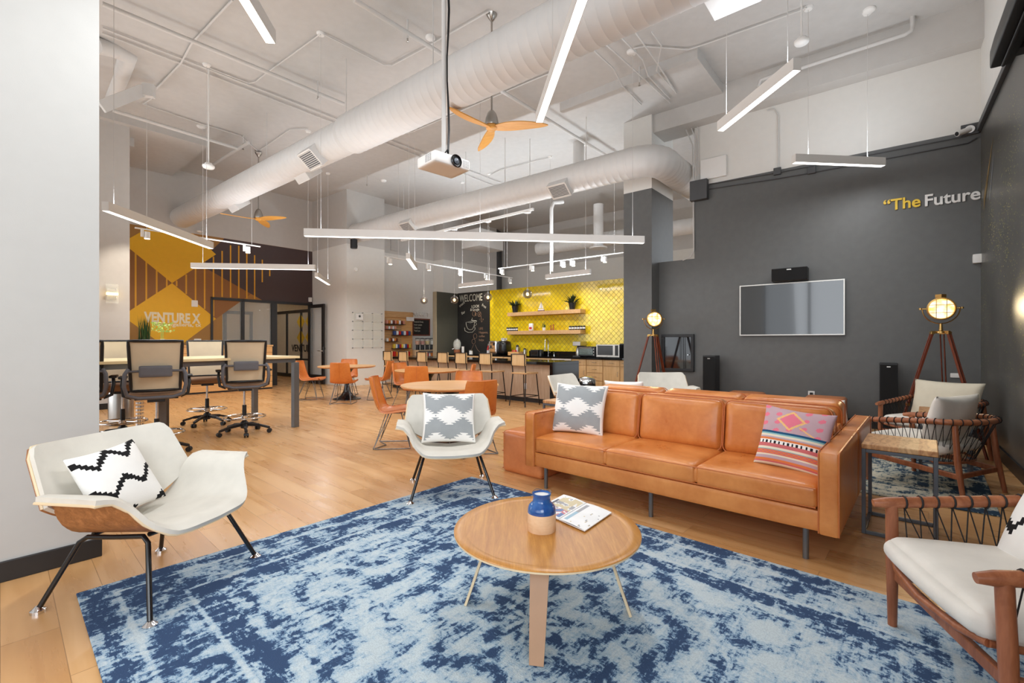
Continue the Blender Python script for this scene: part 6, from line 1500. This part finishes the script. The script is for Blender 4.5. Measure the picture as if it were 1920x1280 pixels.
# big pipe and angle iron at upper left
m = MB(); p = [at(180, 85, 6.6), at(210, 92, 6.8), at(240, 104, 7.0), at(228, 140, 7.6), at(208, 190, 8.4)]; m.tube(p, [.11, .11, .115, .11, .10], 20); o = m.build('drain_pipe', M['duct'], smooth=60); tag(o, 'thick white elbowed pipe at the upper left beside the wall edge', 'pipe')
m = MB(); m.bar(at(190, 200, 7.0), at(270, 168, 7.6), .04, .17); m.bar(at(268, 168, 7.6), at(290, 172, 7.65), .1, .2); o = m.build('support_channel', M['duct'], smooth=0); tag(o, 'white support channel slanting at the upper left below the thick pipe', 'bracket')
q = at(416, 232, 9.0)
m = MB(); a = Vector((-3.2, 12.6, 5.2)); q = at(905, 468, 15.0); m.box(-.55, .55, -.4, .4, -.0, .55); o = m.build('duct_box', M['wall_up'], loc=q, rotz=AA, smooth=0); tag(o, 'boxy grey duct section high on the wall above the chalkboard', 'duct')
q = at(596, 345, 13.0)
q = hitp(372, 434, M1, A); m = MB(); m.lathe([(0, -.05), (.05, -.04), (.07, 0), (0, 0)], (0, -.07, 0), n=20); o = m.build('dome_camera', M['white'], loc=q - B*.02, rotz=AA); tag(o, 'small dome camera on the wall just above the mural', 'camera')
q = hitp(746, 460, K1, dK); m = MB(); m.box(-.28, .28, -.02, 0, -.2, .2); 
for k in range(10): m.box(-.25, .25, -.028, -.02, -.18 + k*.037, -.165 + k*.037)
o = m.build('return_grille', M['wall_up'], loc=q, rotz=aK, smooth=0); tag(o, 'square return air grille high on the market wall', 'air vent')
# vertical pipe in the kitchen
q = at(1034, 400, 11.4); m = MB(); m.tube([(q.x, q.y, 3.0), (q.x, q.y, 4.55), (q.x + .05, q.y, 4.7), (q.x + .3, q.y + .1, 4.75)], .045, 14); o = m.build('drain_pipe', M['duct'], smooth=60); tag(o, 'vertical white pipe hanging above the kitchen, behind the long light', 'pipe')
# ================================================================== television wall
a, b = ontv(1584.5, 628.7), ontv(1388.3, 628.7); wT = (b-a).xy.length; zb = .5*(ontv(1584.5, 628.5).z + ontv(1391, 628.5).z); zt = .5*(ontv(1584.5, 523).z + ontv(1388, 536.5).z)
t = thing('television', 'large wall-mounted flat television with a thin silver frame', 'television', (a.x, a.y, zb), AB); hT = zt - zb
m = MB(); m.box(.02, wT-.02, .0, .05, .02, hT-.02); m.build('casing', M['black'], t, smooth=0)
scr = NT('tv_screen', .07, 0, .5); scr.base((.006, .006, .007, 1)); scr.b.inputs['Specular IOR Level'].default_value = .9; scr.b.inputs['Coat Weight'].default_value = .6
m = MB(); m.box(.012, wT-.012, .05, .056, .012, hT-.012); m.build('screen', scr.mat, t, smooth=0)
m = MB(); f_ = .016
for bx in ((0, wT, 0, f_), (0, wT, hT-f_, hT), (0, f_, f_, hT-f_), (wT-f_, wT, f_, hT-f_)): m.box(bx[0], bx[1], .03, .062, bx[2], bx[3])
m.build('bezel', plain('silver_bezel', (222, 220, 214), .3, .3), t, smooth=0)
a, b = ontv(1515, 526, .12), ontv(1448.5, 530, .12); t = thing('center_speaker', 'black centre speaker mounted just above the television', 'speaker', (a.x, a.y, zt + .015), AB); w_ = (b-a).xy.length
m = MB(); m.box(0, w_, -.12, .10, 0, .20); m.build('cabinet', M['black'], t, smooth=0, bevel=.006); m = MB(); m.box(.006, w_-.006, .10, .112, .006, .194); m.build('grille', M['fabricblack'], t, smooth=0); m = MB(); m.box(w_/2-.03, w_/2+.03, .112, .115, .165, .18); m.build('badge', M['steel'], t, smooth=0)
def tower(label, px, off, ztop):
    q, _ = hit(px, C0 - A*off, B); t = thing('floor_speaker', label, 'speaker', (q.x, q.y, 0), AB, 'black floor-standing speakers')
    m = MB(); m.box(-.10, .10, -.16, .12, .02, ztop); m.build('cabinet', M['black'], t, smooth=0, bevel=.004); m = MB(); m.box(-.115, .115, -.18, .14, 0, .02); m.build('plinth', M['black'], t, smooth=0)
    m = MB(); m.box(-.092, .092, .12, .132, .05, ztop-.02); m.build('grille', M['fabricblack'], t, smooth=0); m = MB(); m.box(-.02, .02, .132, .135, ztop-.055, ztop-.04); m.build('badge', M['steel'], t, smooth=0)
tower('tall black floor speaker behind the sofas, beside the equipment cabinet', 1333, .30, 1.04)
tower('tall black floor speaker in front of the dark wall, left of the right tripod lamp', 1666, .30, .98)
# recessed equipment cabinet
a, b = ontv(1302.5, 697), ontv(1242, 697); w_ = (b-a).xy.length; zb = .5*(ontv(1302, 697).z + ontv(1242, 694).z); hh = .68
t = thing('equipment_cabinet', 'black glass-fronted equipment cabinet set into the charcoal wall', 'cabinet', (a.x, a.y, zb), AB)
m = MB()
for bx in ((0, w_, 0, .05), (0, w_, hh-.05, hh), (0, .05, .05, hh-.05), (w_-.05, w_, .05, hh-.05)): m.box(bx[0], bx[1], 0, .06, bx[2], bx[3])
m.build('frame', M['black'], t, smooth=0, bevel=.004); m = MB(); m.box(.05, w_-.05, .012, .02, .05, hh-.05); m.build('glass_door', scr.mat, t, smooth=0)
m = MB(); m.cyl((.10, .06, hh*.45), (.10, .075, hh*.45), .01); m.build('lock', M['chrome'], t)
# outlets
a = ontv(1521.5, 741); t = thing('wall_outlet', 'white power outlet with plugs on the dark wall below the television', 'outlet', a, AB); m = MB(); m.cushion((0, .008, 0), (.09, .014, .14), r=.005, n=3); m.build('cover_plate', M['white'], t)
for z_ in (-.03, .03): m = MB(); m.box(-.02, .02, .014, .05, z_-.018, z_+.018); m.build('plug', M['black'], t, smooth=0, bevel=.004)
a = ontv(1791, 703.5); m = MB(); m.cushion((0, .008, 0), (.10, .014, .06), r=.005, n=3); o = m.build('wall_outlet', M['white'], loc=a, rotz=AB); tag(o, 'small white plate on the dark wall seen between the legs of the right tripod lamp', 'outlet')
a = ontv(1833, 485, .02); m = MB(); m.cushion((0, .02, 0), (.10, .06, .12), r=.01, n=3); o = m.build('thermostat', M['white'], loc=a, rotz=AB); tag(o, 'small white wall box in the corner right of the television', 'wall box')
# lettering
def wtext(s, px, py, size, mat, label, nm):
    p = ontv(px, py, .012); o = text_mesh(s, size, mat, nm, None, .010, p, (math.radians(90), 0, AB + math.pi), .004, .93); return tag(o, label, 'lettering')
wtext('\u201cThe', 1655.5, 396, .22, M['lettery'], 'yellow lettering \u201cThe with opening quotation marks on the charcoal wall', 'wall_lettering')
wtext('Future', 1732, 387, .225, M['letters'], 'white lettering Future on the charcoal wall beside the corner', 'wall_lettering')
# security camera in the corner
a = ontv(1817, 245, .03); t = thing('security_camera', 'small white security camera in the upper corner of the dark wall', 'camera', a, AB); m = MB(); m.box(-.09, .08, .0, .03, -.06, .08); m.build('mount_plate', M['pipedark'], t, smooth=0); m = MB(); m.lathe([(0, .03), (.05, .03), (.05, .06), (0, .06)], n=20, ax='y'); m.build('mount_ring', M['chrome'], t); m = MB(); m.cyl((0, .05, 0), (.13, .14, -.055), .035, n=18); cbd = m.build('camera_body', M['white'], t); m = MB(); m.cyl((.13, .14, -.055), (.133, .142, -.056), .028, n=18); m.build('lens', M['black'], cbd)
# motorised projection screen housing on the right wall
RWn = Vector((-RW.y, RW.x, 0)); p1 = C0 - RW * 2.35; t = thing('screen_housing', 'long black projection screen housing high on the right wall', 'projection screen', (p1.x, p1.y, 3.86), math.radians(51.0))
m = MB(); m.cushion((-1.9, .13, .09), (3.8, .17, .19), r=.03, n=6); m.build('housing', M['black'], t, smooth=40); m = MB(); m.box(-.3, -.15, .0, .06, .0, .16); m.build('wall_bracket', M['base'], t, smooth=0); m = MB(); m.cyl((-3.7, .13, -.03), (-.1, .13, -.03), .015); m.build('bottom_rail', M['black'], t)
# feather-shaped decal high on the speckled mural
q, _ = hit(1846, C0 - RW*0, RW); s0 = (q - C0).dot(RW); m = MB()
wr = bpy.data.objects['wall_right']
rnd = random.Random(4)
for k in range(46):
    u = k/45; x0 = s0 + .02 - .62*u; z0 = 2.92 + .70*u; 
    for sg in (-1, 1):
        L = .16*(1-u)+.05; m.add([(x0, .003, z0), (x0 + sg*.07*(1-u*.6) - .05, .003, z0 + L), (x0 + sg*.05*(1-u*.6) - .06, .003, z0 + L*1.05)], [(0, 1, 2)])
o = m.build('mural_feather', plain('feather_gold', (140, 118, 78), .6, var=.3), wr, smooth=0)
m = MB(); 
for k in range(10): u = k/9; m.add([(s0 - .38 - .22*u, .003, 2.98 + .4*u), (s0 - .42 - .22*u, .003, 2.98 + .4*u), (s0 - .47 - .22*u, .003, 3.08 + .4*u)], [(0, 1, 2)])
m.build('mural_feather', plain('feather_grey', (150, 154, 164), .6), wr, smooth=0)

# ---- tripod lamps
def tripod(label, base, rz, aim, proto=None):
    t = thing('tripod_lamp', label, 'floor lamp', base, rz, 'brass searchlight lamps on wooden tripods')
    zt = 1.40
    m = MB(); m.lathe([(0, zt-.02), (.055, zt-.02), (.055, zt), (.02, zt+.01), (.014, zt+.09), (0, zt+.09)], n=20)
    for k in range(3): d = ddir(math.radians(-90 + 120*k)); m.bar(d*.03 + Vector((0, 0, zt-.01)), d*.095 + Vector((0, 0, zt-.01)), .03, .03)
    m.build('tripod_head', M['brass'], t, smooth=50)
    for k in range(3):
        d = ddir(math.radians(-90 + 120*k)); n_ = Vector((-d.y, d.x, 0)); p = d*.085 + Vector((0, 0, zt-.02)); f = d*.46
        m = MB(); mid = p.lerp(f, .62)
        for s in (-1, 1): m.bar(p + n_*.016*s, mid + n_*.016*s, .011, .026)
        m.bar(p.lerp(f, .55), f, .018, .024); lg = m.build('leg', M['mahog'], t, smooth=0, bevel=.002)
        m = MB(); m.bar(mid - n_*.026, mid + n_*.026, .03, .03); m.bar(p + n_*.026, p - n_*.026, .03, .03); m.build('brass_clamp', M['brass'], lg, smooth=0, bevel=.003)
    # yoke
    zc = zt + .27; R_ = .165; ca = math.atan2(aim[1], aim[0]); ax = Vector((-math.sin(ca), math.cos(ca), 0)); fw = Vector((math.cos(ca), math.sin(ca), 0)); C_ = Vector((0, 0, zc))
    m = MB(); m.tube([C_ + ax*R_*math.cos(a) + Vector((0, 0, R_*math.sin(a)*1.08)) for a in [math.pi + k*math.pi/18 for k in range(19)]], .006, 8); m.build('yoke', M['brass'], t)
    for s in (-1, 1): m = MB(); m.cyl(C_ + ax*s*.125, C_ + ax*s*(R_+.02), .009, n=10); m.lathe([(0, -.01), (.017, -.01), (.017, .01), (0, .01)], C_ + ax*s*(R_+.015), n=12); m.build('pivot_knob', M['brass'], t)
    tl = -.10; fwv = (fw + Vector((0, 0, tl))).normalized(); up = ax.cross(fwv) * -1
    def ringpts(r, off): return [C_ + fwv*off + (ax*math.cos(a) + up*math.sin(a))*r for a in [k*math.pi/16 for k in range(32)]]
    m = MB(); prof = [(.0, -.105), (.06, -.10), (.10, -.07), (.122, -.02), (.128, .045), (.132, .05), (.132, .075), (.118, .078), (.112, .06)]
    vs = []; n_ = 36
    for r, h in prof:
        for k in range(n_): a = 2*math.pi*k/n_; vs.append(C_ + fwv*h + (ax*math.cos(a) + up*math.sin(a))*r)
    m.add(vs, [(i*n_+k, i*n_+(k+1) % n_, (i+1)*n_+(k+1) % n_, (i+1)*n_+k) for i in range(len(prof)-1) for k in range(n_)])
    m.cbox(C_ + Vector((0, 0, .145)) - fwv*.01, (.07, .07, .04)); m.build('lamp_housing', M['brass'], t, smooth=50)
    m = MB(); rp = ringpts(.114, .055); m.add([C_ + fwv*.05] + rp, [(0, 1+k, 1+(k+1) % 32) for k in range(32)]); lens = m.build('glass_lens', M['lampglow'], t, smooth=0)
    m = MB()
    for o_ in (-.045, .045): 
        h = math.sqrt(.116**2 - o_**2); m.tube([C_ + fwv*.08 + ax*o_ - up*h, C_ + fwv*.08 + ax*o_ + up*h], .003, 5); m.tube([C_ + fwv*.082 + up*o_ - ax*h, C_ + fwv*.082 + up*o_ + ax*h], .003, 5)
    m.build('lens_guard', M['brass'], t)
    l = bpy.data.lights.new('lamp_bulb', 'SPOT'); l.energy = 30; l.color = (1, .78, .45); l.spot_size = math.radians(70); l.spot_blend = .6; l.shadow_soft_size = .08
    lo = bpy.data.objects.new('lamp_bulb', l); col.objects.link(lo); lo.parent = t; lo.location = C_ + fwv*.10; lo.rotation_euler = fwv.to_track_quat('-Z', 'Y').to_euler()
    return t
g = NT('lamp_lens_glow', .3); em = g.ramp(g.noise(scale=14, detail=3), [(.35, c(255, 196, 96)), (.6, c(255, 244, 205))]); g.base(em); g.lk(em, g.b.inputs['Emission Color']); g.b.inputs['Emission Strength'].default_value = 1.6; M['lampglow'] = g.mat
tripod('brass searchlight lamp on a wooden tripod in front of the grey pillar', (2.45, 8.0, 0), 0, (-.05, -1))
tripod('brass searchlight lamp on a wooden tripod near the right corner', (5.06, 5.45, 0), math.radians(10), (-.80, -.72))
